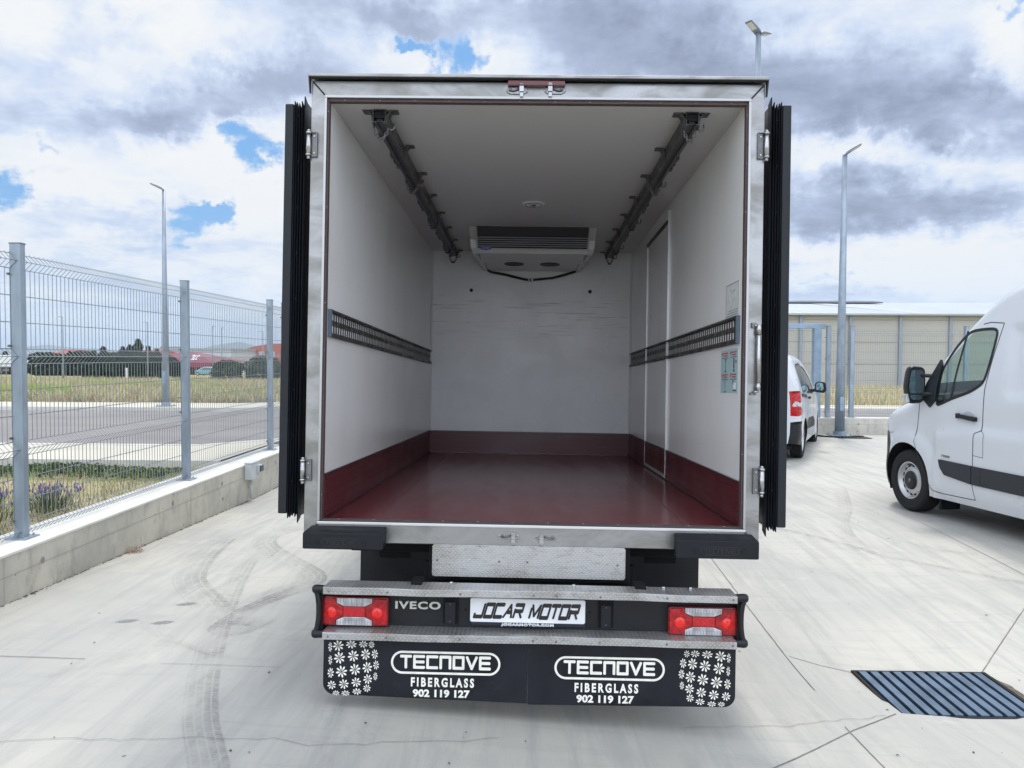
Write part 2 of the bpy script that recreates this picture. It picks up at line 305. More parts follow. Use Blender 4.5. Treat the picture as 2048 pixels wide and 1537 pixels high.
# ------------------------------------------------------------------ mesh builder
SPLIT = {'screw', 'rivet', 'hinge_screw', 'latch_bolt', 'latch_block', 'step_bracket', 'corner_moulding', 'bolt_hole', 'step_bolt', 'panel_plug', 'seal_rivet', 'pad_screw', 'clamp', 'stay_bracket', 'cover_screw', 'rail_bracket', 'corner_buffer_', 'lens_screw', 'seat', 'tie_hole', 'mitre_joint', 'frame_lip', 'hose_clip', 'mirror_arm', 'rim_hole', 'rub_strip'}
class MB:
    def __init__(s, M=None): s.v = []; s.f = []; s.mi = []; s.mats = []; s.M = M; s.sm = False
    def m(s, mt):
        if mt not in s.mats: s.mats.append(mt)
        return s.mats.index(mt)
    def add(s, vs, fs, mt=None, M=None):
        b = len(s.v)
        for p in vs: s.v.append(tuple(M @ Vector(p)) if M else tuple(p))
        i = s.m(mt) if mt else 0
        for f in fs: s.f.append(tuple(b+j for j in f)); s.mi.append(i)
        return s
    def box(s, x0, x1, y0, y1, z0, z1, mt=None, M=None):
        vs = [(x, y, z) for x in (x0, x1) for y in (y0, y1) for z in (z0, z1)]
        return s.add(vs, [(0, 1, 3, 2), (4, 6, 7, 5), (0, 4, 5, 1), (2, 3, 7, 6), (0, 2, 6, 4), (1, 5, 7, 3)], mt, M)
    def tube(s, pts, r, seg=8, mt=None, closed=False, caps=True, r2=None):
        pts = [Vector(p) for p in pts]; n = len(pts); rings = []
        up0 = None
        for i, p in enumerate(pts):
            if closed: t = pts[(i+1) % n]-pts[i-1]
            else: t = pts[min(i+1, n-1)]-pts[max(i-1, 0)]
            t.normalize()
            a = up0 if up0 is not None else (Vector((0, 0, 1)) if abs(t.z) < .9 else Vector((1, 0, 0)))
            x = a.cross(t)
            if x.length < 1e-5: x = Vector((1, 0, 0)).cross(t)
            x.normalize(); y = t.cross(x); up0 = y
            rr = r if r2 is None else r+(r2-r)*i/(n-1)
            rings.append([p+x*math.cos(2*math.pi*k/seg)*rr+y*math.sin(2*math.pi*k/seg)*rr for k in range(seg)])
        vs = [q for g in rings for q in g]; fs = []
        for i in range(n if closed else n-1):
            j = (i+1) % n
            for k in range(seg): fs.append((i*seg+k, i*seg+(k+1) % seg, j*seg+(k+1) % seg, j*seg+k))
        if caps and not closed: fs.append(tuple(range(seg))[::-1]); fs.append(tuple((n-1)*seg+k for k in range(seg)))
        return s.add(vs, fs, mt)
    def cyl(s, p0, p1, r, seg=16, mt=None, r2=None): return s.tube([p0, p1], r, seg, mt, r2=r2)
    def lathe(s, prof, c, axis, seg=32, mt=None, ref=None):
        # prof: (radius, along axis)
        ax = Vector(axis).normalized(); a = Vector((0, 0, 1)) if abs(ax.z) < .9 else Vector((1, 0, 0))
        x = a.cross(ax).normalized(); y = ax.cross(x); c = Vector(c); vs = []
        for r_, h in prof:
            for k in range(seg): t = 2*math.pi*k/seg; vs.append(c+ax*h+(x*math.cos(t)+y*math.sin(t))*r_)
        fs = [(i*seg+k, i*seg+(k+1) % seg, (i+1)*seg+(k+1) % seg, (i+1)*seg+k) for i in range(len(prof)-1) for k in range(seg)]
        if prof[0][0] > 1e-4 and False: fs.append(tuple(range(seg)))
        return s.add(vs, fs, mt)
    def prism(s, poly, a, b, axis='y', mt=None, M=None):
        n = len(poly)
        def P(u, v, w_): return {'y': (u, w_, v), 'x': (w_, u, v), 'z': (u, v, w_)}[axis]
        vs = [P(u, v, a) for u, v in poly]+[P(u, v, b) for u, v in poly]
        fs = [tuple(range(n))[::-1], tuple(range(n, 2*n))]+[(i, (i+1) % n, n+(i+1) % n, n+i) for i in range(n)]
        return s.add(vs, fs, mt, M)
    def islands(s):
        n = len(s.v); p = list(range(n))
        def fd(a):
            while p[a] != a: p[a] = p[p[a]]; a = p[a]
            return a
        for f in s.f:
            for j in f[1:]: p[fd(j)] = fd(f[0])
        g = {}
        for i, f in enumerate(s.f): g.setdefault(fd(f[0]), []).append(i)
        out = []
        for fl_ in g.values():
            m_ = MB(s.M); m_.mats = list(s.mats); mp = {}
            for i in fl_:
                q = []
                for j in s.f[i]:
                    if j not in mp: mp[j] = len(m_.v); m_.v.append(s.v[j])
                    q.append(mp[j])
                m_.f.append(tuple(q)); m_.mi.append(s.mi[i])
            out.append(m_)
        return out
    def build(s, name, mt=None, parent=None, smooth=False, bevel=0, bseg=2, off=None, auto=None):
        while parent is not None and parent.parent is not None and parent.parent.parent is not None: parent = parent.parent
        if name in SPLIT:
            L = s.islands()
            if len(L) > 1:
                for m_ in L: o = m_._build(name, mt, parent, smooth, bevel, bseg, off, auto)
                return o
        return s._build(name, mt, parent, smooth, bevel, bseg, off, auto)
    def _build(s, name, mt=None, parent=None, smooth=False, bevel=0, bseg=2, off=None, auto=None):
        me = bpy.data.meshes.new(name)
        vs = s.v
        if s.M: vs = [tuple(s.M @ Vector(p)) for p in vs]
        if off: vs = [(p[0]-off[0], p[1]-off[1], p[2]-off[2]) for p in vs]
        me.from_pydata(vs, [], s.f)
        mm = s.mats if s.mats else [mt]
        for q in mm: me.materials.append(q)
        if s.mats: me.polygons.foreach_set('material_index', s.mi)
        bm = bmesh.new(); bm.from_mesh(me); bmesh.ops.recalc_face_normals(bm, faces=bm.faces); bm.to_mesh(me); bm.free()
        if smooth: me.polygons.foreach_set('use_smooth', [True]*len(me.polygons))
        if auto is not None:
            me.polygons.foreach_set('use_smooth', [True]*len(me.polygons)); me.set_sharp_from_angle(angle=R(auto))
        o = bpy.data.objects.new(name, me); col.objects.link(o)
        if parent: o.parent = parent
        if bevel:
            b = o.modifiers.new('bevel', 'BEVEL'); b.width = bevel; b.segments = bseg; b.limit_method = 'ANGLE'; b.angle_limit = R(40)
        return o
def tag(o, label=None, cat=None, group=None, kind=None):
    if label: o['label'] = label
    if cat: o['category'] = cat
    if group: o['group'] = group
    if kind: o['kind'] = kind
    return o
def empty(name, loc, rz=0, label=None, cat=None, group=None):
    o = bpy.data.objects.new(name, None); col.objects.link(o); o.location = loc; o.rotation_euler = (0, 0, rz); o.empty_display_size = .3
    return tag(o, label, cat, group)
def children(o): return [c for c in bpy.data.objects if c.parent == o]
def copy_tree(o, parent=None):
    c = o.copy(); col.objects.link(c)
    if parent: c.parent = parent
    for ch in children(o): copy_tree(ch, c)
    return c
def text_mb(mb, txt, x0, x1, z0, z1, y, bold=0., mt=None, shear=0., M=None, space=1., thick=0.):
    cu = bpy.data.curves.new('txt', 'FONT'); cu.body = txt; cu.offset = bold; cu.shear = shear; cu.space_character = space; cu.resolution_u = 3; cu.extrude = thick
    o = bpy.data.objects.new('txt', cu); col.objects.link(o); dg = bpy.context.evaluated_depsgraph_get()
    me = bpy.data.meshes.new_from_object(o.evaluated_get(dg)); bpy.data.objects.remove(o)
    a = np.array([v.co[:] for v in me.vertices]); mn = a.min(0); mxx = a.max(0)
    vs = [(x0+(p[0]-mn[0])/(mxx[0]-mn[0])*(x1-x0), y-p[2], z0+(p[1]-mn[1])/(mxx[1]-mn[1])*(z1-z0)) for p in a]
    mb.add(vs, [tuple(p.vertices) for p in me.polygons], mt, M); bpy.data.meshes.remove(me)

# ------------------------------------------------------------------ ground heights
GYS = [-50, 0, 5.3, 9, 13.5, 16.8, 60]; GZS = [-1.3, -1.43, -1.58, -1.69, -1.70, -1.62, -1.62]
def gy(x, y):
    z = float(np.interp(y, GYS, GZS))-.004*x
    d = math.hypot(x-2.3, y-4.28)
    if d < 4.2: z -= .3*(1-d/4.2)**1.3
    return z+ZO
def gout(x, y):
    t = min(1, max(0, (x+5)/12)); t = t*t*(3-2*t)
    return -1.3-.15*t-.018*max(0, min(y, 1200)-20)+ZO

# yard slab, with the drain opening left out
def lin(a, b, n): return [a+(b-a)*i/(n-1) for i in range(n)]
GX0, GX1, GY0, GY1 = 1.90, 2.63, 3.90, 4.45
xs = sorted(set([round(x, 4) for x in lin(-3.3, 1.90, 30)+lin(1.90, 2.63, 5)+lin(2.63, 9, 30)+lin(9, 45, 12)]))
ys = sorted(set([round(x, 4) for x in lin(-14, 0, 10)+lin(0, 3.9, 20)+lin(3.9, 4.45, 5)+lin(4.45, 17.4, 50)]))
xs = [x for x in xs]; mb = MB(); idx = {}
for j, y in enumerate(ys):
    for i, x in enumerate(xs): idx[i, j] = len(mb.v); mb.v.append((x, y, gy(x, y)))
for j in range(len(ys)-1):
    for i in range(len(xs)-1):
        cx, cy = (xs[i]+xs[i+1])/2, (ys[j]+ys[j+1])/2
        if GX0 < cx < GX1 and GY0 < cy < GY1: continue
        if cy > 10.6 and cx < -3.9+(cy-10.6)*1.2: continue
        mb.f.append((idx[i, j], idx[i+1, j], idx[i+1, j+1], idx[i, j+1])); mb.mi.append(0)
YG = tag(mb.build('yard_ground', M_yard, smooth=True), 'pale concrete yard slab with tyre marks and joints', kind='structure')

# land outside the yard, in one sheet to the horizon
def f_land(k, b, o):
    n1 = k.noise(k.scale(o, (1, 2.5, 1)), .12, 6, .6).outputs['Fac']; n2 = k.noise(k.scale(o, (1, 2, 1)), .6, 6, .65).outputs['Fac']; n3 = k.noise(o, 5, 6, .7).outputs['Fac']
    c = k.mix(k.mr(n2, .38, .62), (.40, .35, .21, 1), (.28, .27, .13, 1))
    c = k.mix(k.mr(n1, .5, .62, 0, .7), c, (.26, .31, .09, 1)); c = k.mix(k.mr(n3, .55, .75, 0, .5), c, (.20, .17, .10, 1))
    k.put(b.inputs['Base Color'], c); b.inputs['Roughness'].default_value = 1; b.inputs['Specular IOR Level'].default_value = .1
    k.put(b.inputs['Normal'], k.bump(n3, .6, .08))
M_land = mat('dry_grassland', fn=f_land)
xo = sorted(set([-6000, -3000, -1500, -800, -400, -200, -120, -80]+lin(-60, 60, 31)+[-3.75, -3.6]+lin(-3.4, 5.8, 24)+[80, 120, 200, 400, 800, 1500, 3000, 6000]))
yo = sorted(set([-40, -10]+lin(0, 60, 31)+lin(10.5, 18, 20)+[70, 85, 100, 120, 150, 200, 300, 450, 700, 1000, 1200, 1600, 2500, 4000, 6000]))
mb = MB(); idx = {}
for j, y in enumerate(yo):
    for i, x in enumerate(xo):
        idx[i, j] = len(mb.v); z = gout(x, y)
        if -3.7 < x < 46 and y < 17.3 and (y < 10.9 or x > -3.25+(y-10.75)*1.205-.25): z = min(z, -1.2)
        mb.v.append((x, y, z-.02))
for j in range(len(yo)-1):
    for i in range(len(xo)-1): mb.f.append((idx[i, j], idx[i+1, j], idx[i+1, j+1], idx[i, j+1])); mb.mi.append(0)
tag(mb.build('terrain', M_land, smooth=True), 'dry grassy plain sloping away to the hills', kind='structure')

def strip_mesh(name, near, far, mt, dz, kerb=None, label=None):
    mb = MB(); n = len(near); S = 14
    P = []
    for i in range(n-1):
        for k in range(S):
            t = k/S; P.append(([near[i][0]+(near[i+1][0]-near[i][0])*t, near[i][1]+(near[i+1][1]-near[i][1])*t], [far[i][0]+(far[i+1][0]-far[i][0])*t, far[i][1]+(far[i+1][1]-far[i][1])*t]))
    P.append((list(near[-1]), list(far[-1]))); W = 6
    for a, b in P:
        for k in range(W+1):
            t = k/W; x = a[0]+(b[0]-a[0])*t; y = a[1]+(b[1]-a[1])*t; mb.v.append((x, y, gout(x, y)+dz))
    for i in range(len(P)-1):
        for k in range(W): q = i*(W+1)+k; mb.f.append((q, q+1, q+W+2, q+W+1)); mb.mi.append(0)
    o = mb.build(name, mt, smooth=True)
    return tag(o, label, kind='structure')
near = [(-90, 10.4), (-4.5, 10.4), (-1.0, 14.6), (4.5, 18.2), (80, 18.2)]; far = [(-90, 17.7), (-7.0, 17.7), (-2.5, 20.0), (3.5, 21.9), (80, 21.9)]
strip_mesh('road', near, far, M_asph, .012, label='grey asphalt street running past the yard')
far2 = [(-90, 19.6), (-7.5, 19.6), (-3.2, 22.0), (3.0, 24.2), (80, 24.2)]
strip_mesh('far_pavement', far, far2, M_pave, .10, label='pale pavement along the far side of the street')
near0 = [(-90, 8.8), (-3.62, 8.8)]; near1 = [(-90, 10.4), (-4.5, 10.4), (-3.62, 11.4)]
strip_mesh('near_pavement', [(-90, 8.8), (-4.5, 8.8), (-3.62, 8.8)], near1, M_pave, .09, label='pale pavement between the street and the planting strip')
def kerb(name, pts, z0, z1, w_, label):
    mb = MB()
    for i in range(len(pts)-1):
        a = Vector((*pts[i], 0)); b = Vector((*pts[i+1], 0)); L = (b-a).length; nn = max(1, int(L/4)); d = (b-a)/nn
        pr = Vector((-d.y, d.x, 0)).normalized()*w_
        for k in range(nn):
            p = a+d*k; q = p+d; vs = []
            for u in (p, q, q+pr, p+pr): vs.append((u.x, u.y, gout(u.x, u.y)+z0))
            for u in (p, q, q+pr, p+pr): vs.append((u.x, u.y, gout(u.x, u.y)+z1))
            mb.add(vs, [(3, 2, 1, 0), (4, 5, 6, 7), (0, 1, 5, 4), (1, 2, 6, 5), (2, 3, 7, 6), (3, 0, 4, 7)])
    return tag(mb.build(name, M_kerb), label, kind='structure')
kerb('far_kerb', far, -.1, .104, .14, 'kerb of the far pavement'); kerb('near_kerb', near1, -.1, .096, -.14, 'kerb of the near pavement')
kerb('planting_kerb', near0, -.1, .094, .1, 'concrete edging of the planting strip')

# hills
def hills(name, prof, dist, depth, label):
    mb = MB(); n = len(prof); lev = [0, .35, .7, 1, .8, .4, 0]
    for a, h in prof:
        for k, l in enumerate(lev):
            yy = dist+depth*(k/(len(lev)-1)-.5); x = a*yy/dist; hh = -22+(h+22)*l
            if 0 < k < 6 and k != 3: hh += (rng.rand()-.5)*h*.1
            mb.v.append((x, yy, hh+ZO))
    L = len(lev)
    for i in range(n-1):
        for k in range(L-1): mb.f.append((i*L+k, (i+1)*L+k, (i+1)*L+k+1, i*L+k+1)); mb.mi.append(0)
    return tag(mb.build(name, mat('wooded_hills', (.07, .085, .06), 1., var=.3, vscale=.01), smooth=True), label, kind='structure')
K = 4000/1538.
def ridge(pts): # (px, height above the level line in px)
    out = []
    xs_ = np.linspace(pts[0][0], pts[-1][0], 60)
    for x in xs_: out.append(((x-1060)*K, float(np.interp(x, [p[0] for p in pts], [p[1] for p in pts]))*K+(rng.rand()-.5)*3))
    return out
hills('hills', ridge([(-700, 4), (-500, 12), (-260, 9), (-80, 14), (0, 15), (60, 20), (105, 24), (118, 20), (150, 12), (200, 15), (235, 8), (300, 3), (370, 5), (420, 22), (445, 31), (480, 29), (500, 20), (560, 12), (640, 22), (760, 10), (900, 18), (1100, 8), (1400, 14), (1700, 6), (2200, 12), (2600, 5)]), 4000, 900, 'blue hills on the far horizon')
#PART2
# ================================================================== refrigerated truck
TR = rot3(.00311, -.04127, .010787); TO = Vector((.0038, 3.548, -.7753+ZO)); OFF = (0, 1.2, -.88)
truck = bpy.data.objects.new('refrigerated_truck', None); col.objects.link(truck)
truck.matrix_world = Matrix.Translation(TO+TR @ Vector(OFF)) @ TR.to_4x4()
tag(truck, 'refrigerated box truck with both rear doors folded open on an empty maroon floored load box', 'truck')
def tp(mb_, name, mt=None, parent=None, **kw): return mb_.build(name, mt, parent or truck, off=OFF, **kw)
HW, OW, HB, D = .982, 1.056, 1.98, 3.966
for sx in (-1, 1):
    w_ = tp(MB().box(sx*HW, sx*OW, .06, D+.08, -.09, 2.06), 'side_wall', M_liner)
tp(MB().box(-HW, HW, D, D+.08, -.09, 2.06), 'front_wall', M_back)
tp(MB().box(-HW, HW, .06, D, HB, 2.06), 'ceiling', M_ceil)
fl = tp(MB().box(-HW, HW, .02, D, -.09, 0), 'load_floor', M_maroon)
mb = MB()
for x in (-.74, .74): mb.box(x-.002, x+.002, .03, D-.01, 0, .0022)
tp(mb, 'floor_seam', mat('seam_lighter', (.16, .05, .05), .4), fl)
# skirting with ridges
sk = MB()
for sx in (-1, 1):
    x0 = sx*HW; a, b = .045, D-.014
    def seg(a, b):
        sk.box(x0, x0-sx*.010, a, b, .003, .208)
        for z in (.03, .075, .12, .178, .2): sk.box(x0-sx*.010, x0-sx*.0135, a, b, z-.0028, z+.0028)
    if sx < 0: seg(a, b)
    else: seg(a, 1.955); seg(2.0, 2.92); seg(2.96, b)
sk.box(-HW+.011, HW-.011, D-.012, D, .003, .208)
for z in (.03, .075, .12, .178, .2): sk.box(-HW+.012, HW-.012, D-.0155, D-.012, z-.0028, z+.0028)
sk = tp(sk, 'skirting_band', M_maroon2)
mb = MB()
for sx in (-1, 1): mb.box(sx*HW, sx*(HW-.012), .045, D-.016, .2095, .2145)
mb.box(-HW+.013, HW-.013, D-.014, D, .2095, .2145)
for sx in (-1, 1): mb.box(sx*(HW-.0105), sx*(HW-.02), .045, D-.016, .0015, .006)
tp(mb, 'edge_trim', mat('trim_dark', (.03, .012, .014), .35), sk)
# corner coving: the vertical corner profiles at the front wall
mb = MB()
for sx in (-1, 1): mb.prism([(sx*HW, D), (sx*(HW-.016), D), (sx*HW, D-.016)], .215, 1.97, 'z')
tp(mb, 'corner_moulding', M_panel)

# rear frame
fr = MB()
fr.prism([(-OW-.001, -.095), (-HW, .0), (-HW, HB), (-OW-.001, 2.062)], 0, .058, 'y')
fr.prism([(OW+.001, -.095), (OW+.001, 2.062), (HW, HB), (HW, .0)], 0, .058, 'y')
fr.prism([(-OW, 2.062), (OW, 2.062), (HW-.001, HB), (-HW+.001, HB)], .001, .058, 'y')
fr.prism([(-OW, -.1), (-HW+.001, -.0), (HW-.001, -.0), (OW, -.1)], .001, .058, 'y')
frame = tp(fr, 'rear_frame', M_steel, bevel=.004)
mb = MB()
mb.box(-HW-.012, -HW, -.006, .0, .0, HB); mb.box(HW, HW+.012, -.006, .0, .0, HB)
mb.box(-HW-.012, HW+.012, -.006, .0, HB, HB+.013); tp(mb, 'frame_lip', mat('side_lip', (.40, .40, .40), .34, .9), frame, bevel=.002)
mb = MB(); mb.box(-HW-.012, HW+.012, -.008, .001, -.014, -.001)
tp(mb, 'sill_lip', mat('bright_lip', (.66, .66, .66), .3, .85), frame, bevel=.002)
mb = MB()
for sx, sz in ((-1, 1), (1, 1), (-1, -1), (1, -1)):
    a = (sx*HW, HB if sz > 0 else 0); b = (sx*OW, 2.062 if sz > 0 else -.095)
    for d_ in (-.003, .003): mb.prism([(a[0]-.0011, a[1]+d_), (b[0]-.0011, b[1]+d_), (b[0]+.0011, b[1]+d_), (a[0]+.0011, a[1]+d_)], -.002, .0, 'y')
tp(mb, 'mitre_joint', mat('mitre_dark', (.08, .08, .08), .6), frame)
mb = MB()
mb.box(-HW, -HW+.008, .008, .04, .002, HB); mb.box(HW-.008, HW, .008, .04, .002, HB); mb.box(-HW+.008, HW-.008, .008, .04, HB-.013, HB); mb.box(-HW+.008, HW-.008, .008, .045, .001, .006)
gk = tp(mb, 'opening_gasket', M_brown, frame)
mb = MB()
for i in range(9):
    z = .12+i*.225
    for sx in (-1, 1): mb.lathe([(0, .002), (.002, .0015), (.003, 0)], (sx*(HW-.004), .008, z), (0, -1, 0), 8)
for i in range(12):
    x = -.9+i*.164; mb.lathe([(0, .002), (.002, .0015), (.003, 0)], (x, .008, HB-.006), (0, -1, 0), 8)
    mb.lathe([(0, .002), (.004, .0015), (.005, 0)], (x, .026, .006), (0, 0, 1), 8)
tp(mb, 'screw', M_chrome, gk)
# top cap
mb = MB()
mb.prism([(-.036, 2.068), (-.036, 2.083), (.0, 2.090), (.5, 2.092), (.5, 2.063), (-.01, 2.071), (-.032, 2.067)], -1.066, 1.066, 'x')
cap = tp(mb, 'drip_rail', M_steel, bevel=.003)
mb = MB()
for sx in (-1, 1): mb.prism([(-.034, 2.066), (.0, 2.066), (.0, 2.0), (-.012, 1.998)], sx*1.058, sx*1.064, 'x')
mb.prism([(-.034, 2.0665), (-.004, 2.070), (-.004, 2.066), (-.030, 2.063)], -1.057, 1.057, 'x')
tp(mb, 'rain_hood', mat('hood_dark', (.03, .03, .032), .5, .4), cap)
mb = MB(); mb.box(-.136, .129, -.022, -.001, 2.038, 2.064)
bl = tp(mb, 'high_brake_light', M_dred, bevel=.003)
mb = MB(); mb.box(-.134, .127, -.024, -.0225, 2.037, 2.041); tp(mb, 'light_lip', M_ink, bl)
# latches
def latch(cx, cz, flip, up):
    mb = MB(); W = .052
    poly = [(-W, 0), (-W+.006, -.01), (-W+.022, -.018), (W-.022, -.018), (W-.006, -.01), (W, 0), (W-.006, .01), (W-.018, .015), (-W+.018, .015), (-W+.006, .01)]
    mb.prism([(cx+a, cz+b*up*1.) for a, b in poly], -.006, 0, 'y')
    l_ = tp(mb, 'latch_keeper', mat('keeper_steel', (.30, .30, .30), .3, .9), bevel=.0015)
    mb = MB()
    mb.box(cx+flip*.012, cx+flip*.032, -.022, -.006, cz-.012, cz+.03 if up > 0 else cz+.018)
    if up < 0: mb.box(cx+flip*.012, cx+flip*.032, -.022, -.006, cz-.03, cz-.0125)
    else: mb.box(cx+flip*.014, cx+flip*.03, -.016, -.004, cz-.034, cz-.0125, )
    tp(mb, 'latch_block', M_chrome, l_, bevel=.0015)
    mb = MB(); mb.tube([(cx-flip*.034, -.010, cz-.002), (cx-flip*.015, -.012, cz-.004), (cx+flip*.01, -.012, cz+.004)], .0045, 8)
    mb.tube([(cx-flip*.034, -.012, cz-.004), (cx-flip*.028, -.012, cz+.006)], .006, 8)
    tp(mb, 'latch_pin', M_dsteel, l_, smooth=True)
    mb = MB()
    for a in (-.041, .041): mb.lathe([(.0, .006), (.004, .006), (.0042, .009), (.0075, .008), (.008, .005)], (cx+a, 0, cz), (0, -1, 0), 12)
    tp(mb, 'latch_bolt', M_chrome, l_, smooth=True)
latch(-.094, 2.022, 1, 1); latch(.083, 2.024, -1, 1); latch(-.098, -.054, 1, -1); latch(.076, -.057, -1, -1)
# small data plate on the stile
# door hinges
def hinge(sx, z0, z1):
    x = sx*1.062; mb = MB()
    mb.tube([(x, -.014, z0+.014), (x, -.014, z1-.01)], .0125, 14)
    mb.tube([(x, -.014, z1-.016), (x, -.014, z1-.006)], .0145, 14); mb.tube([(x, -.014, z0+.016), (x, -.014, z0+.024)], .0145, 14)
    mb.tube([(x, -.014, z1-.006), (x, -.014, z1+.004)], .008, 10); mb.tube([(x, -.014, z0), (x, -.014, z0+.014)], .009, 10)
    h = tp(mb, 'door_hinge', M_chrome, smooth=True)
    mb = MB(); xa = x-sx*.013; xb = x-sx*.036
    mb.box(min(xa, xb), max(xa, xb), -.006, -.001, z0+.012, z1-.006); mb.box(xb-.002, xb+.002, -.014, -.001, z0+.012, z1-.006)
    mb.box(min(xa, xb), max(xa, xb), -.014, -.006, z1-.01, z1-.006); mb.box(min(xa, xb), max(xa, xb), -.014, -.006, z0+.012, z0+.016)
    tp(mb, 'hinge_leaf', M_dsteel, h)
    mb = MB()
    for z in (z0+.03, z1-.025): mb.lathe([(0, .004), (.004, .0035), (.005, 0)], (x-sx*.025, -.006, z), (0, -1, 0), 8)
    tp(mb, 'hinge_screw', M_chrome, h)
hinge(-1, 1.688, 1.822); hinge(-1, .172, .292); hinge(1, 1.70, 1.84); hinge(1, .152, .29)
# retaining bar on the right stile
mb = MB(); mb.tube([(1.037, -.022, .645), (1.037, -.022, .94)], .0095, 12); mb.tube([(1.037, -.022, .90), (1.037, -.022, .945)], .0125, 12); mb.tube([(1.037, -.022, .640), (1.037, -.022, .675)], .0115, 12)
mb.tube([(1.018, -.02, .94), (1.04, -.02, .94)], .006, 8); mb.tube([(1.018, -.02, .632), (1.04, -.022, .64)], .006, 8)
hb = tp(mb, 'door_stay', M_chrome, smooth=True)
mb = MB(); mb.box(1.008, 1.03, -.016, -.001, .93, .955); mb.box(1.004, 1.032, -.012, -.001, .620, .632); tp(mb, 'stay_bracket', M_dsteel, hb, bevel=.002)
mb = MB()
for i in range(6): mb.box(1.018+i*.0045, 1.021+i*.0045, -.002, -.0005, .085, .089)
tp(mb, 'embossed_number', M_chrome, frame)
# folded doors with their ribbed seals
def door(sx):
    sl_ = MB(); X = lambda a: sx*a
    d_ = tp(MB().box(min(X(1.105), X(1.185)), max(X(1.105), X(1.172)), .075, 1.10, .03, 1.955), 'rear_door', M_white, bevel=.006)
    tp(MB().box(min(X(1.0905), X(1.104)), max(X(1.0905), X(1.104)), .045, .9, .012, 1.975), 'door_edge', mat('door_edge_brown', (.05, .04, .042), .35, .5), d_)
    # flap: flat outer strip
    z0, z1 = (.026, 1.96) if sx < 0 else (.006, 1.975)
    mb = MB(); mb.box(min(X(1.146), X(1.188)), max(X(1.146), X(1.188)), .022, .055, z0, z1); tp(mb, 'outer_seal', M_seal, d_, bevel=.006, bseg=3)
    mb = MB(); xr = [1.092, 1.105, 1.117, 1.129, 1.139]
    for i, a in enumerate(xr):
        top = z1+.004+(.028 if i == 0 else .006*math.sin(i*2.1)); bot = z0-.014-(.026 if i == 0 else .006*math.cos(i*1.7))
        pr = [(X(a), .012), (X(a+.0026), .016), (X(a+.010), .05), (X(a+.004), .06), (X(a-.003), .06), (X(a-.0022), .016)]
        n = len(pr); vs = []
        # pointed ends: outer edge of each rib reaches farther up and down than its root
        for (u, v) in pr: vs.append((u, v, bot+(.02 if v > .03 else 0)))
        for (u, v) in pr: vs.append((u, v, top-(.022 if v > .03 else 0)))
        mb.add(vs, [tuple(range(n))[::-1], tuple(range(n, 2*n))]+[(k, (k+1) % n, n+(k+1) % n, n+k) for k in range(n)])
    rb = tp(mb, 'ribbed_seal', M_seal, d_)
    mb = MB()
    for i in range(9): mb.lathe([(0, .002), (.0016, .0015), (.0022, 0)], (X(1.1195), .0135, .18+i*.215), (0, -1, 0), 8)
    tp(mb, 'seal_rivet', M_dsteel, rb)
    return d_
door(-1); door(1)

# corner buffers
def rounded(x0, x1, z0, z1, r, n=5):
    P = []
    for cx, cz, a0 in ((x1-r, z1-r, 0), (x0+r, z1-r, 90), (x0+r, z0+r, 180), (x1-r, z0+r, 270)):
        for k in range(n+1): a = R(a0+90*k/n); P.append((cx+r*math.cos(a), cz+r*math.sin(a)))
    return P
# letters drawn with strokes in a unit cell
GL = {'T': [((0, 1), (1, 1)), ((.5, 1), (.5, 0))], 'E': [((1, 1), (0, 1)), ((0, 1), (0, 0)), ((0, 0), (1, 0)), ((0, .5), (.95, .5))],
      'C': [((1, 1), (0, 1)), ((0, 1), (0, 0)), ((0, 0), (1, 0))], 'n': [((0, 0), (0, 1)), ((0, 1), (1, 1)), ((1, 1), (1, 0))],
      'O': [((0, 0), (0, 1)), ((0, 1), (1, 1)), ((1, 1), (1, 0)), ((1, 0), (0, 0))], 'V': [((0, 1), (.5, 0)), ((.5, 0), (1, 1))],
      'J': [((1, 1), (1, 0)), ((1, 0), (-.05, 0)), ((-.05, 0), (-.05, .22))], 'A': [((0, 0), (.62, 1)), ((.62, 1), (1, 0)), ((.38, .4), (.85, .4))],
      'R': [((0, 0), (0, .62)), ((0, 1), (1, 1)), ((1, 1), (1, .5)), ((1, .5), (0, .5)), ((.55, .5), (1, 0))],
      'M': [((0, 0), (0, .75)), ((.08, 1), (.5, .12)), ((.5, .12), (.98, 1)), ((.98, 1), (1, 0))]}
def strokes(mb_, word, x0, x1, z0, z1, y, th, tv, gap=.28, shear=0, mt=None, widths=None, thick=.0012):
    widths = widths or {}
    tot = sum(widths.get(c, 1.) for c in word)+gap*(len(word)-1); u = (x1-x0-abs(shear)*(z1-z0)*0)/tot; x = x0; q = 0
    for c in word:
        cw = widths.get(c, 1.)*u
        for (a, b) in GL.get(c, []):
            P = Vector((x+a[0]*cw, z0+a[1]*(z1-z0))); Q = Vector((x+b[0]*cw, z0+b[1]*(z1-z0)))
            d_ = (Q-P); L = d_.length; d_.normalize(); t = th if abs(d_.x) > abs(d_.y)*1.6 else tv; e = .5*tv
            P -= d_*e*.98; Q += d_*e*.98; nn = Vector((-d_.y, d_.x))*t*.5; rr = t*.22
            poly = [P+nn+d_*rr, P+nn*.5, P-nn*.5, P-nn+d_*rr, Q-nn-d_*rr, Q-nn*.5, Q+nn*.5, Q+nn-d_*rr]
            poly = [(p.x+shear*(p.y-z0), p.y) for p in poly]; q += 1
            mb_.prism(poly, y-thick-q*.00004, y, 'y', mt)
        x += cw+gap*u
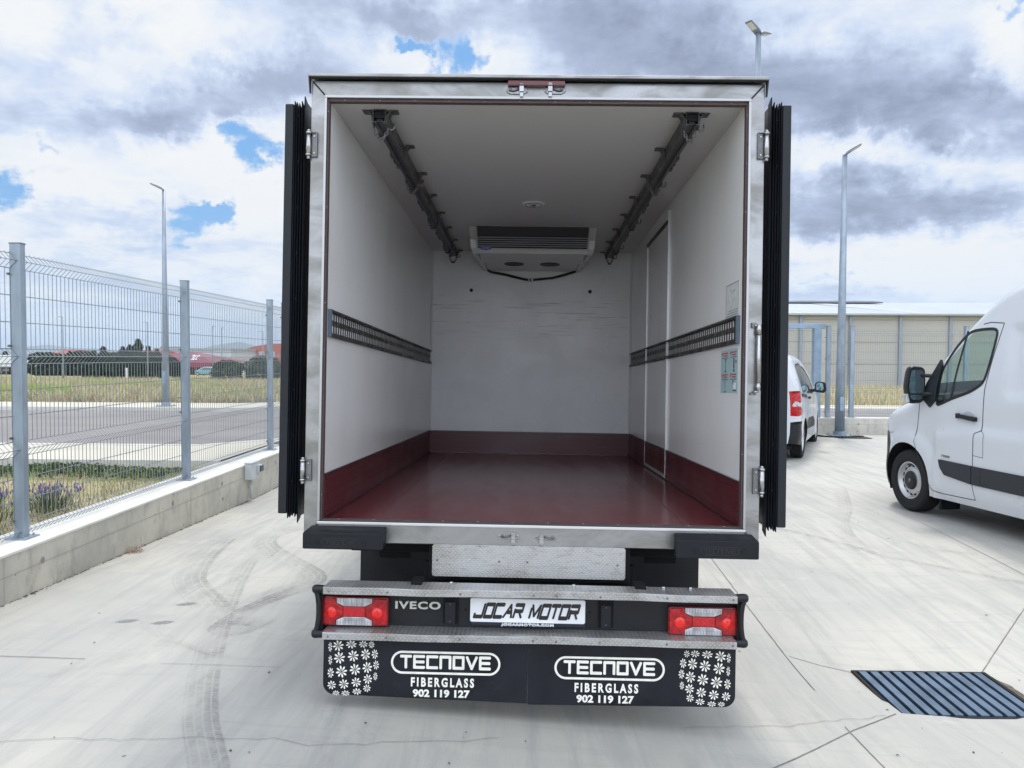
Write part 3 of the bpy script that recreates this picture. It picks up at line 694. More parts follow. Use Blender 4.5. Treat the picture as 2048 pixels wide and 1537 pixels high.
def ring(mb_, x0, x1, z0, z1, t, y, thick=.0012, mt=None, n=10):
    r = (z1-z0)/2; A = rounded(x0, x1, z0, z1, r*.999, n); B = rounded(x0+t, x1-t, z0+t, z1-t, (r-t)*.999, n); k = len(A)
    vs = [(a, y-thick, b) for a, b in A]+[(a, y-thick, b) for a, b in B]+[(a, y, b) for a, b in A]+[(a, y, b) for a, b in B]
    fs = []
    for i in range(k): j = (i+1) % k; fs += [(i, j, k+j, k+i), (i, 2*k+i, 2*k+j, j), (k+i, k+j, 3*k+j, 3*k+i)]
    mb_.add(vs, fs, mt)
for sx, x0, x1 in ((-1, -1.032, -.664), (1, .656, 1.029)):
    mb = MB(); zt, zb = (-.045, -.111) if sx < 0 else (-.046, -.118)
    vs = []
    f_ = rounded(x0, x1, zb, zt+.010, .008); b_ = rounded(x0+.012, x1-.004, zb, zt+.024, .006); n = len(f_)
    mb.add([(p[0], -.103, p[1]) for p in f_]+[(p[0], -.004, p[1]) for p in b_]+[(p[0], .05, p[1]) for p in rounded(x0+.012, x1-.02, zb-.02, zt-.02, .006)],
           [tuple(range(n))[::-1], tuple(range(2*n, 3*n))]+[(k+o_, (k+1) % n+o_, n+(k+1) % n+o_, n+k+o_) for o_ in (0, n) for k in range(n)])
    bu = tp(mb, 'corner_buffer', M_black, bevel=.005, bseg=3)
    mb = MB(); cx = (-.858 if sx < 0 else .853); cz = (zt+zb)/2-.001
    ring(mb, cx-.086, cx+.086, cz-.020, cz+.020, .0035, -.1025, .0022); strokes(mb, 'TECnOVE', cx-.068, cx+.068, cz-.010, cz+.010, -.1025, .0042, .0042, .35, thick=.0018)
    tp(mb, 'moulded_lettering', mat('moulded_black', (.006, .007, .009), .35), bu)
    mb = MB()
    for a in (-.108, .108): mb.lathe([(.0, -.012), (.0105, -.012), (.0118, .001), (.0135, .0)], (cx+a, -.103, cz), (0, -1, 0), 16)
    for a in (-.108, .108): mb.lathe([(.0, .0012), (.0108, .0012), (.0112, 0)], (cx+a, -.103, cz), (0, -1, 0), 16)
    tp(mb, 'bolt_hole', M_pit, bu)
# chequer plate under the sill
mb = MB(); mb.prism(rounded(-.452, .444, -.246, -.098, .012), -.004, .004, 'y'); ck = tp(mb, 'chequer_plate', M_chequer, bevel=.001)
mb = MB()
for x, z in ((-.428, -.17), (-.14, -.172), (-.01, -.172), (.408, -.178)): mb.lathe([(0, .004), (.004, .003), (.0055, 0)], (x, -.004, z), (0, -1, 0), 10)
tp(mb, 'rivet', M_dsteel, ck)
# chassis, mudguards, axle
mb = MB()
for sx in (-1, 1):
    mb.box(sx*.36, sx*.43, .12, 5.4, -.34, -.20)
for y in (.25, 1.0, 2.0, 3.2): mb.box(-.36, .36, y, y+.07, -.32, -.22)
mb.box(-.47, .47, .03, .11, -.27, -.105); mb.box(-.9, .9, .3, 3.9, -.2, -.092); mb.box(-.5, .5, .09, .12, -.46, -.2)
mb.tube([(-.7, 1.25, -.52), (.7, 1.25, -.52)], .05, 12); mb.lathe([(0, -.12), (.1, -.09), (.14, 0), (.1, .09), (0, .12)], (0, 1.25, -.52), (0, 1, 0), 20)
mb.box(-.30, .30, .35, .75, -.55, -.33)
tp(mb, 'chassis_frame', M_under, bevel=.004)
for sx in (-1, 1):
    mb = MB(); a, b = sorted((sx*.50, sx*.882))
    arc = [(1.25+.46*math.cos(t), -.53+.46*math.sin(t)) for t in [R(188-i*14) for i in range(15)]]
    arc2 = [(1.25+.445*math.cos(t), -.53+.445*math.sin(t)) for t in [R(188-i*14) for i in range(15)]][::-1]
    arc = [(p[0], max(p[1], -.53-.02)) for p in arc]
    mb.prism([(p[0], min(p[1], -.205)) for p in arc]+[(p[0], min(p[1], -.225)) for p in arc2], a, b, 'x')
    mb.box(a, b, .44, .452, -.72, -.20)
    mg = tp(mb, 'mudguard', M_plastic, bevel=.004)
    mb = MB(); mb.box(a+.10, b-.12, .434, .4395, -.262, -.232); tp(mb, 'guard_pocket', M_under, mg, bevel=.002)
# bumper
mb = MB(); mb.box(-.935, .935, -.105, -.09, -.475, -.275); mb.box(-.62, .62, -.12, -.106, -.4555, -.449)
bp = tp(mb, 'bumper_panel', M_plastic, bevel=.002)
def step(z, name):
    mb = MB(); N_ = 26; x0, x1 = -.902, .902
    top = []; low = []
    for i in range(N_+1):
        x = x0+(x1-x0)*i/N_; dz = .0022*math.sin(x*5.1)+.0012*math.sin(x*17)+(0.004*math.exp(-(x/.4)**2))
        prof = [(-.098, z+.004), (-.218, z+.002+dz), (-.223, z-.002+dz), (-.223, z-.028+dz*.6), (-.219, z-.028+dz*.6), (-.219, z-.003+dz), (-.098, z-.001)]
        mb.v += [(x, a, b) for a, b in prof]
    n = 7
    for i in range(N_):
        for k in range(n): j = (k+1) % n; mb.f.append((i*n+k, (i+1)*n+k, (i+1)*n+j, i*n+j)); mb.mi.append(0)
    mb.f += [tuple(range(n)), tuple(N_*n+k for k in range(n))]; mb.mi += [0, 0]
    s_ = tp(mb, name, M_chequer)
    mb = MB()
    for x in (-.878, -.62, -.30, .02, .12, .31, .60, .885): mb.lathe([(0, .004), (.0035, .003), (.005, 0)], (x, -.223, z-.014), (0, -1, 0), 10)
    tp(mb, 'rivet', M_dsteel, s_)
    return s_
step(-.254, 'bumper_step'); step(-.452, 'bumper_step')
mb = MB()
for x in (.20, .52, .60, .72, -.35, -.52): mb.lathe([(0, .01), (.007, .01), (.0085, .006), (.0085, 0)], (x, -.12, -.252), (0, 0, 1), 8)
tp(mb, 'step_bolt', M_chrome)
mb = MB()
for sx in (-1, 1): mb.box(sx*.5-.028, sx*.5+.02, -.15, -.05, -.262, -.236)
tp(mb, 'step_bracket', M_under)
for sx in (-1, 1):
    mb = MB()
    for zc_ in (-.271, -.468):
        mb.lathe([(0, .0), (.013, .001), (.019, .008), (.020, .02), (.018, .045), (.018, .06)], (sx*.960, -.178, zc_), (-sx, 0, 0), 16)
    mb.tube([(sx*.945, -.178, -.273), (sx*.936, -.178, -.30), (sx*.931, -.178, -.335), (sx*.930, -.178, -.37), (sx*.931, -.178, -.405), (sx*.936, -.178, -.44), (sx*.945, -.178, -.466)], .0125, 12)
    mb.box(sx*.925-.008, sx*.925+.008, -.17, -.1, -.46, -.28)
    tp(mb, 'bumper_end_cap', M_plastic, smooth=False, auto=50) if True else None
# lamps
def lamp(x0, x1, z0, z1):
    W = x1-x0; H = z1-z0
    L_ = tp(MB().prism(rounded(x0, x1, z0, z1, .014), -.142, -.105, 'y'), 'tail_lamp', M_lampgap, bevel=.004)
    cx = (x0+x1)/2; cz = (z0+z1)/2
    for sx in (-1, 1):
        mb = MB(); xa = cx+sx*W*.485; xb = cx+sx*W*.275; xc = cx+sx*W*.165
        P = [(xa, z0+.008), (xa, z1-.008), (xb, z1-.006), (xb, z1-.026), (xc, z1-.046), (xc, z0+.046), (xb, z0+.026), (xb, z0+.006)]
        mb.prism(P, -.149, -.142, 'y'); q = tp(mb, 'red_lens', M_red, L_, bevel=.003)
        mb = MB(); c = ((xa+xc)/2+sx*.004, cz-.004)
        mb.lathe([(0, .005), (.010, .0045), (.018, .002), (.023, .0)], (c[0], -.149, c[1]), (0, -1, 0), 24); tp(mb, 'reflector_bowl', M_redhot, q, smooth=True)
        mb = MB(); mb.lathe([(0, .0075), (.002, .0075), (.003, .005)], (c[0]+.0, -.149, c[1]+.008), (0, -1, 0), 10)
        for zz_ in (z1-.012, z0+.012): mb.lathe([(0, .003), (.004, .002), (.005, 0)], (xb+sx*.012, -.149, zz_), (0, -1, 0), 8)
        tp(mb, 'lens_screw', M_chrome if sx > 9 else M_dred, q)
    mb = MB(); mb.box(cx-W*.160, cx+W*.160, -.150, -.142, cz-.021, cz+.021); q = tp(mb, 'centre_reflector', mat('reflector_red', (.50, .008, .014), .22, coat=.2, var=.15, vscale=60), L_, bevel=.002)
    for s_ in (-1, 1):
        mb = MB(); zA = cz+s_*(H/2-.004); zB = cz+s_*.024
        mb.prism([(cx-W*.262, zA), (cx+W*.262, zA), (cx+W*.262, zA-s_*.022), (cx+W*.15, zB), (cx-W*.15, zB), (cx-W*.262, zA-s_*.022)], -.148, -.142, 'y')
        q = tp(mb, 'clear_lens', M_clear, L_, bevel=.002)
        mb = MB()
        for k in range(13): xx = cx-W*.24+k*W*.04; mb.box(xx-.0008, xx+.0008, -.1492, -.148, min(zA-s_*.004, zA-s_*.020), max(zA-s_*.004, zA-s_*.020))
        for k in range(3): mb.box(cx-W*.15, cx+W*.15, -.1496, -.148, zB+s_*(.004+.005*k), zB+s_*(.0052+.005*k))
        tp(mb, 'lens_rib', mat('lens_rib_grey', (.22, .22, .24), .2, .4), q)
lamp(-.932, -.628, -.442, -.313); lamp(.620, .929, -.451, -.325)
mb = MB(); text_mb(mb, 'IVECO', -.60, -.395, -.366, -.331, -.1055, bold=.035, space=1.15, thick=.02); tp(mb, 'maker_lettering', M_silver)
for x0, x1 in ((-.384, -.318), (.314, .378)):
    mb = MB(); mb.box(x0, x1, -.125, -.104, -.43, -.303); q = tp(mb, 'bumper_pad', M_under, bevel=.004)
    mb = MB(); mb.box(x0+.008, x1-.010, -.135, -.125, -.427, -.328); tp(mb, 'pad_face', M_seal, q, bevel=.003)
    mb = MB()
    for z in (-.338, -.415): mb.lathe([(0, .003), (.0025, .002), (.003, 0)], ((x0+x1)/2-.001, -.135, z), (0, -1, 0), 8)
    tp(mb, 'pad_screw', M_dsteel, q)
mb = MB()
for x in (-.285, .275): mb.lathe([(0, .002), (.005, .002), (.006, 0)], (x, -.105, -.37), (0, -1, 0), 10)
tp(mb, 'panel_plug', M_pit)
# number plate
bk = tp(MB().box(-.258, .254, -.126, -.108, -.431, -.296), 'plate_holder', mat('holder_navy', (.01, .014, .03), .4), bevel=.003)
pt = tp(MB().prism(rounded(-.262, .252, -.414, -.308, .009), -.134, -.127, 'y'), 'number_plate', M_plate, bevel=.0015)
mb = MB(); ring2 = rounded(-.262, .252, -.414, -.308, .009)
pb = MB(); pb.box(-.256, -.212, -.1275, -.126, -.3035, -.2975, M_blue); pb.box(-.19, .19, -.1275, -.126, -.3035, -.3005, M_plate); tp(pb, 'older_plate_edge', None, bk)
mb = MB(); wd = {'M': 1.15, ' ': .55, 'A': 1.05}
strokes(mb, 'JOCAR MOTOR', -.243, .212, -.3895, -.3345, -.1342, .0175, .0088, .30, .28, widths=wd)
tp(mb, 'plate_lettering', M_ink, pt)
mb = MB(); text_mb(mb, 'JOCARMOTOR.COM', -.122, .112, -.4275, -.4165, -.1265, bold=.02, thick=.02); tp(mb, 'holder_lettering', M_plate, bk)
# mud flaps
FL = []
for sx, x0, x1 in ((-1, -.908, -.0025), (1, .0005, .912)):
    mb = MB(); r = .05; P = []
    zb_out, zb_in = (-.738, -.757) if sx < 0 else (-.752, -.762)
    xo, xi = (x0, x1) if sx < 0 else (x1, x0)
    P = [(xo, -.478), (xo, zb_out+r)]
    for k in range(1, 7): a = R(90*k/6); P.append((xo-sx*r*(1-math.cos(a)), zb_out+r-r*math.sin(a)))
    P += [(xi, zb_in), (xi, -.478)]
    mb.prism(P, -.173, -.165, 'y'); FL.append(tp(mb, 'mud_flap', mat('flap_rubber', (.009, .010, .015), .5, spec=.28, var=.3, vscale=5, bump=.15, bscale=30, dirt=((.03, .03, .033), .55, .75, .5, 9)), bevel=.002))
for fi, (cx, zt_) in enumerate(((-.3645, -.536), (.359, -.543))):
    mb = MB(); cz = zt_-.0515; x0 = cx-.242; x1 = cx+.243
    dxx = 0
    ring(mb, x0, x1, cz-.0505, cz+.0505, .0095, -.1732); strokes(mb, 'TECnOVE', x0+.046, x1-.048, cz-.021, cz+.027, -.1732, .0125, .0115, .42, mt=None)
    text_mb(mb, 'FIBERGLASS', cx-.152, cx+.128, zt_-.158, zt_-.1165, -.1734, bold=.04, space=1.45)
    text_mb(mb, '902 119 127', cx-.143, cx+.110, zt_-.204, zt_-.169, -.1734, bold=.045, space=1.02)
    tp(mb, 'flap_lettering', M_decal, FL[fi])
# snowflake print: positions in the first flap, mirrored on the other
fk = [(418, 985, 40, 40), (513, 974, 40, 30), (600, 970, 33, 26), (660, 972, 22, 26), (428, 1072, 41, 44), (528, 1057, 40, 42), (618, 1043, 34, 42), (685, 1040, 24, 36), (445, 1172, 42, 44), (543, 1154, 40, 42), (632, 1138, 36, 42), (696, 1118, 22, 34),
      (375, 1270, 32, 32), (463, 1262, 37, 36), (553, 1246, 36, 36), (637, 1222, 33, 36), (692, 1200, 16, 30), (408, 1327, 26, 18), (477, 1327, 32, 20), (560, 1313, 34, 24), (632, 1288, 28, 28), (360, 995, 15, 36), (362, 1090, 14, 36), (366, 1182, 24, 38)]
def flake(mb_, cx, cz, rx, rz, y, q):
    for a in range(8):
        t = R(45*a+12); c, s_ = math.cos(t), math.sin(t)
        def P(u, v): return (cx+rx*(u*c-v*s_), y, cz+rz*(u*s_+v*c))
        mb_.add([P(.06, 0), P(.30, .045), P(.62, .15), P(.84, .15), P(1.0, .03), P(1.0, -.03), P(.84, -.15), P(.62, -.15), P(.30, -.045)], [tuple(range(9))])
        mb_.add([P(.60, .0), P(.74, .06), P(.86, 0), P(.74, -.06)], []) if False else None
for fi in (0, 1):
    mb = MB()
    for X_, Y_, a, b in fk:
        lx = -.907+(X_-312)/3.66/447.; lz = -.505-(Y_-958)/3.66/447.
        if fi: lx = -lx+.003; lz -= .008
        flake(mb, lx, lz, a/3.66/447., b/3.66/447., -.1738, 0)
    tp(mb, 'snowflake_print', M_decal, FL[fi])
# lashing rails on the side walls
def lash(x, sx, y0, y1, cap0=False):
    xi = x; xo = x-sx*.0016; f = lambda a, b: (min(a, b), max(a, b)); mb = MB(); zl, zh = .866, .998
    mb.box(*f(xi, xo), y0, y1, .982, zh-.012); mb.box(*f(xi, xo), y0, y1, zl+.02, .890)
    mb.box(*f(xi, x-sx*.016), y0, y1, zh-.012, zh); mb.box(*f(xi, x-sx*.016), y0, y1, zl, zl+.02)
    p = .0475; n = int((y1-y0-.02)/p); s0 = y0+.02+(y1-y0-.02-n*p)
    for i in range(n+1):
        ya = s0+i*p-.0115; yb = ya+.023
        mb.box(*f(xi, xo), max(ya, y0), min(yb, y1), .890, .982)
    for i in range(n): [mb.box(*f(xi, xo), q0, q0+.0085, .924, .951) for q0 in (s0+i*p+.0115, s0+(i+1)*p-.0200)]
    r_ = tp(mb, 'lashing_rail', M_brsteel)
    if cap0: tp(MB().box(*f(xi, x-sx*.018), y0-.02, y0-.001, zl, zh), 'rail_end_cap', mat('cap_slate', (.10, .13, .17), .5), r_)
lash(-HW, -1, .095, D-.02, True); lash(HW, 1, .11, 1.945, True); lash(HW-.003, 1, 2.02, 2.915); lash(HW, 1, 2.985, D-.02)
# side door in the right wall
sdr = tp(MB().box(HW-.003, HW+.002, 1.985, 2.93, .035, 1.86), 'side_door', M_liner)
mb = MB(); mb.box(HW-.014, HW, 1.955, 1.965, .012, 1.935); mb.box(HW-.006, HW-.0032, 1.9755, 1.982, .03, 1.86); mb.box(HW-.012, HW, 2.935, 2.945, .012, 1.865); mb.box(HW-.014, HW-.0032, 1.987, 2.934, .012, .034)
tp(mb, 'door_trim', mat('aluminium_trim', (.66, .66, .67), .35, .6), sdr)
tp(MB().box(HW-.018, HW-.0032, 1.987, 2.934, 1.845, 1.868), 'door_gasket', M_ink, sdr)
# stickers
def sticker(y0, y1, z0, z1, draw, name, base):
    q = tp(MB().box(HW-.0012, HW, y0, y1, z0, z1), name, base); mb = MB(); draw(mb, y0, y1, z0, z1); tp(mb, 'sticker_print', None, q)
def fx(mb_, y0, y1, z0, z1, m_, d=.0020): mb_.box(HW-d, HW-.0013, y0, y1, z0, z1, m_)
def dr1(mb_, y0, y1, z0, z1):
    G = M_dsteel; t = .0025
    for a, b, c, d_ in ((y0, y1, z1-t, z1), (y0, y1, z0, z0+t), (y0, y0+t, z0+t, z1-t), (y1-t, y1, z0+t, z1-t)): fx(mb_, a, b, c, d_, G)
    for i in range(3): fx(mb_, y0+.01, y1-.015-.02*i, z0+.012+.012*i, z0+.0145+.012*i, G)
    P = [(.35, .85), (.6, .75), (.75, .8), (.7, .55), (.55, .5), (.45, .25), (.4, .45), (.3, .6), (.35, .85)]
    for i in range(8):
        a = Vector((0, y0+(1-P[i][0])*(y1-y0), z0+P[i][1]*(z1-z0))); b = Vector((0, y0+(1-P[i+1][0])*(y1-y0), z0+P[i+1][1]*(z1-z0)))
        a.x = b.x = HW-.002; mb_.tube([a, b], .0014, 4, mat('faint_line', (.38, .40, .41), .5))
sticker(.12, .352, .998, 1.169, dr1, 'instruction_sticker', mat('sticker_white', (.62, .64, .64), .35))
def dr2(mb_, y0, y1, z0, z1):
    K_ = M_ink; Rr = M_stred; W_ = (y1-y0); H_ = z1-z0
    for ci in (0, 1):
        for ri in (0, 1):
            ya = y0+.012+ci*W_*.5; yb = ya+W_*.42; zt_ = z1-.012-ri*H_*.5
            fx(mb_, yb-.02, yb-.008, zt_-.018, zt_, Rr); fx(mb_, ya+.01, yb-.03, zt_-.008, zt_-.002, Rr); fx(mb_, ya+.02, yb-.04, zt_-.02, zt_-.014, Rr)
            fx(mb_, ya+.008, yb-.01, zt_-.030, zt_-.027, K_)
            zc = zt_-.035
            if (ci, ri) == (0, 0): fx(mb_, ya+.05, ya+.065, zc-.05, zc, K_); fx(mb_, ya+.045, ya+.07, zc-.065, zc-.055, K_); fx(mb_, ya+.01, ya+.03, zc-.025, zc-.01, Rr)
            elif (ci, ri) == (1, 0): fx(mb_, ya+.05, ya+.055, zc-.05, zc, K_); fx(mb_, ya+.04, ya+.065, zc-.065, zc-.055, K_); fx(mb_, ya+.035, ya+.07, zc-.004, zc, K_)
            elif (ci, ri) == (0, 1): fx(mb_, ya+.02, ya+.065, zc-.042, zc-.01, M_plate); fx(mb_, ya+.015, ya+.07, zc-.052, zc-.046, K_); fx(mb_, ya+.06, ya+.075, zc-.02, zc, K_)
            else:
                for t in (0, .03): fx(mb_, ya+.045+t, ya+.048+t, zc-.04, zc, M_dsteel)
                fx(mb_, ya+.045, ya+.078, zc-.003, zc, M_dsteel); fx(mb_, ya+.05, ya+.07, zc-.06, zc-.05, K_)
sticker(.118, .438, .628, .845, dr2, 'safety_sticker', M_sticker)
# ceiling rails with brackets and chains
def chain(a, b, sag, n, r=.0045, wd=.011, lg=.019):
    mb = MB(); a = Vector(a); b = Vector(b)
    for i in range(n):
        t = (i+.5)/n; p = a.lerp(b, t)-Vector((0, 0, sag*4*t*(1-t))); t2 = t+.01
        q = a.lerp(b, t2)-Vector((0, 0, sag*4*t2*(1-t2))); d_ = (q-p).normalized(); s_ = d_.cross(Vector((0, 1, 0))).normalized(); u = s_ if i % 2 else Vector((0, 1, 0))
        L = (a-b).length*1.75/n*.72
        mb.tube([p+d_*L*math.cos(k*math.pi/5)+u*wd*.62*math.sin(k*math.pi/5) for k in range(10)], r*.6, 5, closed=True)
    return mb
for sx, cx in ((-1, -.764), (1, .752)):
    mb = MB(); w_ = .031; z1 = 1.979; z0 = 1.916
    for y0, y1 in ((.135, D-.05),):
        mb.box(cx-w_, cx-w_+.004, y0, y1, z0, z1); mb.box(cx+w_-.004, cx+w_, y0, y1, z0, z1); mb.box(cx-w_+.004, cx+w_-.004, y0, y1, z1-.005, z1)
        mb.box(cx-w_+.004, cx-w_+.017, y0, y1, z0, z0+.004); mb.box(cx+w_-.017, cx+w_-.004, y0, y1, z0, z0+.004)
    rl = tp(mb, 'ceiling_rail', mat('rail_steel', (.10, .10, .10), .45, .6, var=.3, vscale=14))
    tp(MB().box(cx-.015, cx+.015, .15, D-.06, z0+.006, z1-.02), 'rail_slot', M_ink, rl)
    tp(MB().box(cx-.026, cx+.026, .1355, .16, z0+.02, z1-.008), 'rail_buffer', M_black, rl, bevel=.006)
    mb = MB()
    for i in range(8):
        y = .15+i*.535
        for s_ in (-1, 1):
            xa = cx+s_*w_; 
            if s_*sx < 0 or i == 0:
                prof = [(xa, z0-.006), (xa+s_*.006, z0-.006), (xa+s_*.008, z0+.03), (xa+s_*.022, z0+.052), (xa+s_*.024, z1-.006), (xa+s_*.052, z1-.006), (xa+s_*.058, z1), (xa+s_*.018, z1), (xa+s_*.016, z0+.055), (xa, z0+.034)]
                mb.prism(prof, y-.006, y+.05, 'y')
            else:
                mb.prism([(xa, z0-.006), (xa+s_*.014, z0), (xa+s_*.016, z0+.03), (xa, z0+.04)], y-.0, y+.05, 'y'); mb.box(min(xa, xa+s_*.012), max(xa, xa+s_*.012), y+.1, y+.14, z0-.004, z0+.018)
            if s_*sx > 0: mb.box(min(xa, xa+s_*.012), max(xa, xa+s_*.012), y+.18, y+.23, z0-.006, z0+.014)
    tp(mb, 'rail_bracket', MATS['rail_steel'], rl, bevel=.0015)
    for i, y in enumerate((.17, 1.20, 2.25, 3.30, 3.82)):
        a = (cx-w_-.006, y, z0-.008); b = (cx+w_+.012, y, z0-.012)
        if sx < 0: c_ = chain(a, b, .062, 9); hk = (b[0]+.004, y, b[2])
        else: c_ = chain(a, (cx+w_-.004, y, z0-.008), .06, 9); hk = (cx+w_+.008, y, z0-.004)
        ch = tp(c_, 'chain', M_dsteel if i < 2 else M_brsteel, rl, smooth=True)
        h0 = Vector(hk); mb = MB()
        mb.tube([h0+Vector((-.004, 0, -.006)), h0+Vector((.006, 0, -.016)), h0+Vector((.018, 0, -.012)), h0+Vector((.023, 0, .002)), h0+Vector((.022, 0, .018))], .0042, 6); tp(mb, 'chain_hook', M_dsteel, ch, smooth=True)
# evaporator
ev = MB()
A_, B_ = .475, .533
ev.prism([(2.76, 1.979), (2.96, 1.832), (2.985, 1.815), (3.0, 1.792), (D-.002, 1.79), (D-.002, 1.979)], -A_+.001, A_-.001, 'x')
evap = tp(ev, 'evaporator_unit', M_ac, bevel=.004)
for sx in (-1, 1):
    a = lambda v: sx*v
    mb = MB(); prof_o = [(2.80, 1.978), (2.90, 1.925), (2.955, 1.90), (2.97, 1.83), (3.02, 1.788), (D-.003, 1.788), (D-.003, 1.978)]; n = len(prof_o)
    xo = [B_, B_, B_, B_-.004, B_-.02, .47, .47]; xi = [A_]*5+[.435]*2
    vs = [(a(xo[i]), prof_o[i][0], prof_o[i][1]) for i in range(n)]+[(a(xi[i]), prof_o[i][0], prof_o[i][1]-.0) for i in range(n)]
    mb.add(vs, [tuple(range(n)), tuple(range(n, 2*n))]+[(i, (i+1) % n, n+(i+1) % n, n+i) for i in range(n)])
    q = tp(mb, 'side_cover', M_ac, evap, bevel=.004)
    mb = MB(); mb.box(*sorted((a(.455), a(.46))), 3.0, 3.25, 1.782, 1.789); mb.box(*sorted((a(.425), a(.43))), 3.5, 3.85, 1.782, 1.789)
    for y in (3.08, 3.4, 3.7): mb.lathe([(0, .004), (.007, .003), (.008, 0)], (a(.475), y, 1.788), (0, 0, -1), 10)
    tp(mb, 'cover_screw', M_dsteel, q)
gq = MB()
def gp(t, off): # along the sloping face
    y = 2.76+.2*t; z = 1.979-.147*t; nrm = Vector((0, -.592, -.806)); return (y+nrm.y*off, z+nrm.z*off)
a0, a1 = gp(.02, .002), gp(.98, .002); b0, b1 = gp(.02, .008), gp(.98, .008)
gq.prism([a0, a1, b1, b0], -A_+.012, A_-.012, 'x')
g_ = tp(gq, 'air_grille', M_acg, evap)
mb = MB()
for k in range(5):
    t = .46+k*.10; p0 = gp(t, .009); p1 = gp(t+.016, .018); p2 = gp(t+.024, .009); mb.prism([p0, p1, p2], -A_+.014, A_-.014, 'x')
tp(mb, 'grille_slat', M_acgl, g_)
mb = MB(); mb.prism([gp(.02, .0085), gp(.41, .0085), gp(.41, .012), gp(.02, .012)], -A_+.013, A_-.013, 'x'); tp(mb, 'upper_plate', mat('plate_charcoal', (.06, .06, .065), .45), g_)
mb = MB(); mb.add([(-.33+.5*0+.052*math.cos(R(10*k))-.05, 2.9675+.0055*math.sin(R(10*k))*.6-.004, 1.8245-.010*0+.0125*math.sin(R(10*k))-.002) for k in range(36)], [tuple(range(36))])
q = MB(); cbx, cby, cbz = -.395, 2.934, 1.824
q.lathe([(0, .006), (.9, .006), (1, .003), (1, 0)], (0, 0, 0), (0, -1, 0), 36); q.v = [(cbx+p[0]*.05, cby+p[1], cbz+p[2]*.017) for p in q.v]
bd = tp(q, 'maker_badge', M_badge, evap)
q = MB(); q.add([(cbx+.052*math.cos(R(10*k)), cby+.0005, cbz+.0185*math.sin(R(10*k))) for k in range(36)], [tuple(range(36))]); tp(q, 'badge_rim', M_plate, bd)
mb = MB(); text_mb(mb, 'Carrier', cbx-.034, cbx+.034, cbz-.007, cbz+.009, cby-.0065, shear=.25); tp(mb, 'badge_lettering', M_plate, bd)
for x in (-.165, .165):
    mb = MB(); mb.lathe([(0, .002), (.083, .002), (.088, .006), (.092, .001), (.092, -.001)], (x, 3.53, 1.789), (0, 0, -1), 32); f_ = tp(mb, 'fan_opening', M_acg, evap, smooth=True)
mb = MB(); pts = [(-.43, 3.9, 1.788), (-.40, 3.92, 1.772), (-.25, 3.93, 1.748), (-.12, 3.93, 1.716), (-.05, 3.93, 1.702), (0, 3.93, 1.70), (.06, 3.93, 1.706), (.2, 3.93, 1.722), (.32, 3.92, 1.752), (.43, 3.9, 1.786)]
mb.tube(pts, .0115, 10); hs = tp(mb, 'drain_hose', M_black, smooth=True)
mb = MB(); mb.tube([(-.03, 3.928, 1.7), (-.018, 3.928, 1.7)], .0145, 12); mb.tube([(.0, 3.928, 1.7), (.014, 3.928, 1.702)], .0155, 12); tp(mb, 'hose_clip', M_chrome, hs)
for x, z in ((-.59, 1.596), (.574, 1.597)):
    mb = MB(); mb.lathe([(0, .02), (.007, .02), (.008, .012), (.016, .012), (.017, 0)], (x, D, z), (0, -1, 0), 14); tp(mb, 'wall_grommet', M_ink, smooth=True)
mb = MB(); mb.lathe([(0, .014), (.05, .013), (.078, .008), (.085, 0)], (0, 2.0, 1.98), (0, 0, -1), 32); cl_ = tp(mb, 'ceiling_light', M_panel, smooth=True)
mb = MB(); mb.lathe([(.058, .012), (.062, .0145), (.066, .0115)], (0, 2.0, 1.98), (0, 0, -1), 32); mb.lathe([(0, .017), (.02, .0165), (.022, .013)], (0, 2.0, 1.98), (0, 0, -1), 16); tp(mb, 'light_ring', M_chrome, cl_, smooth=True)
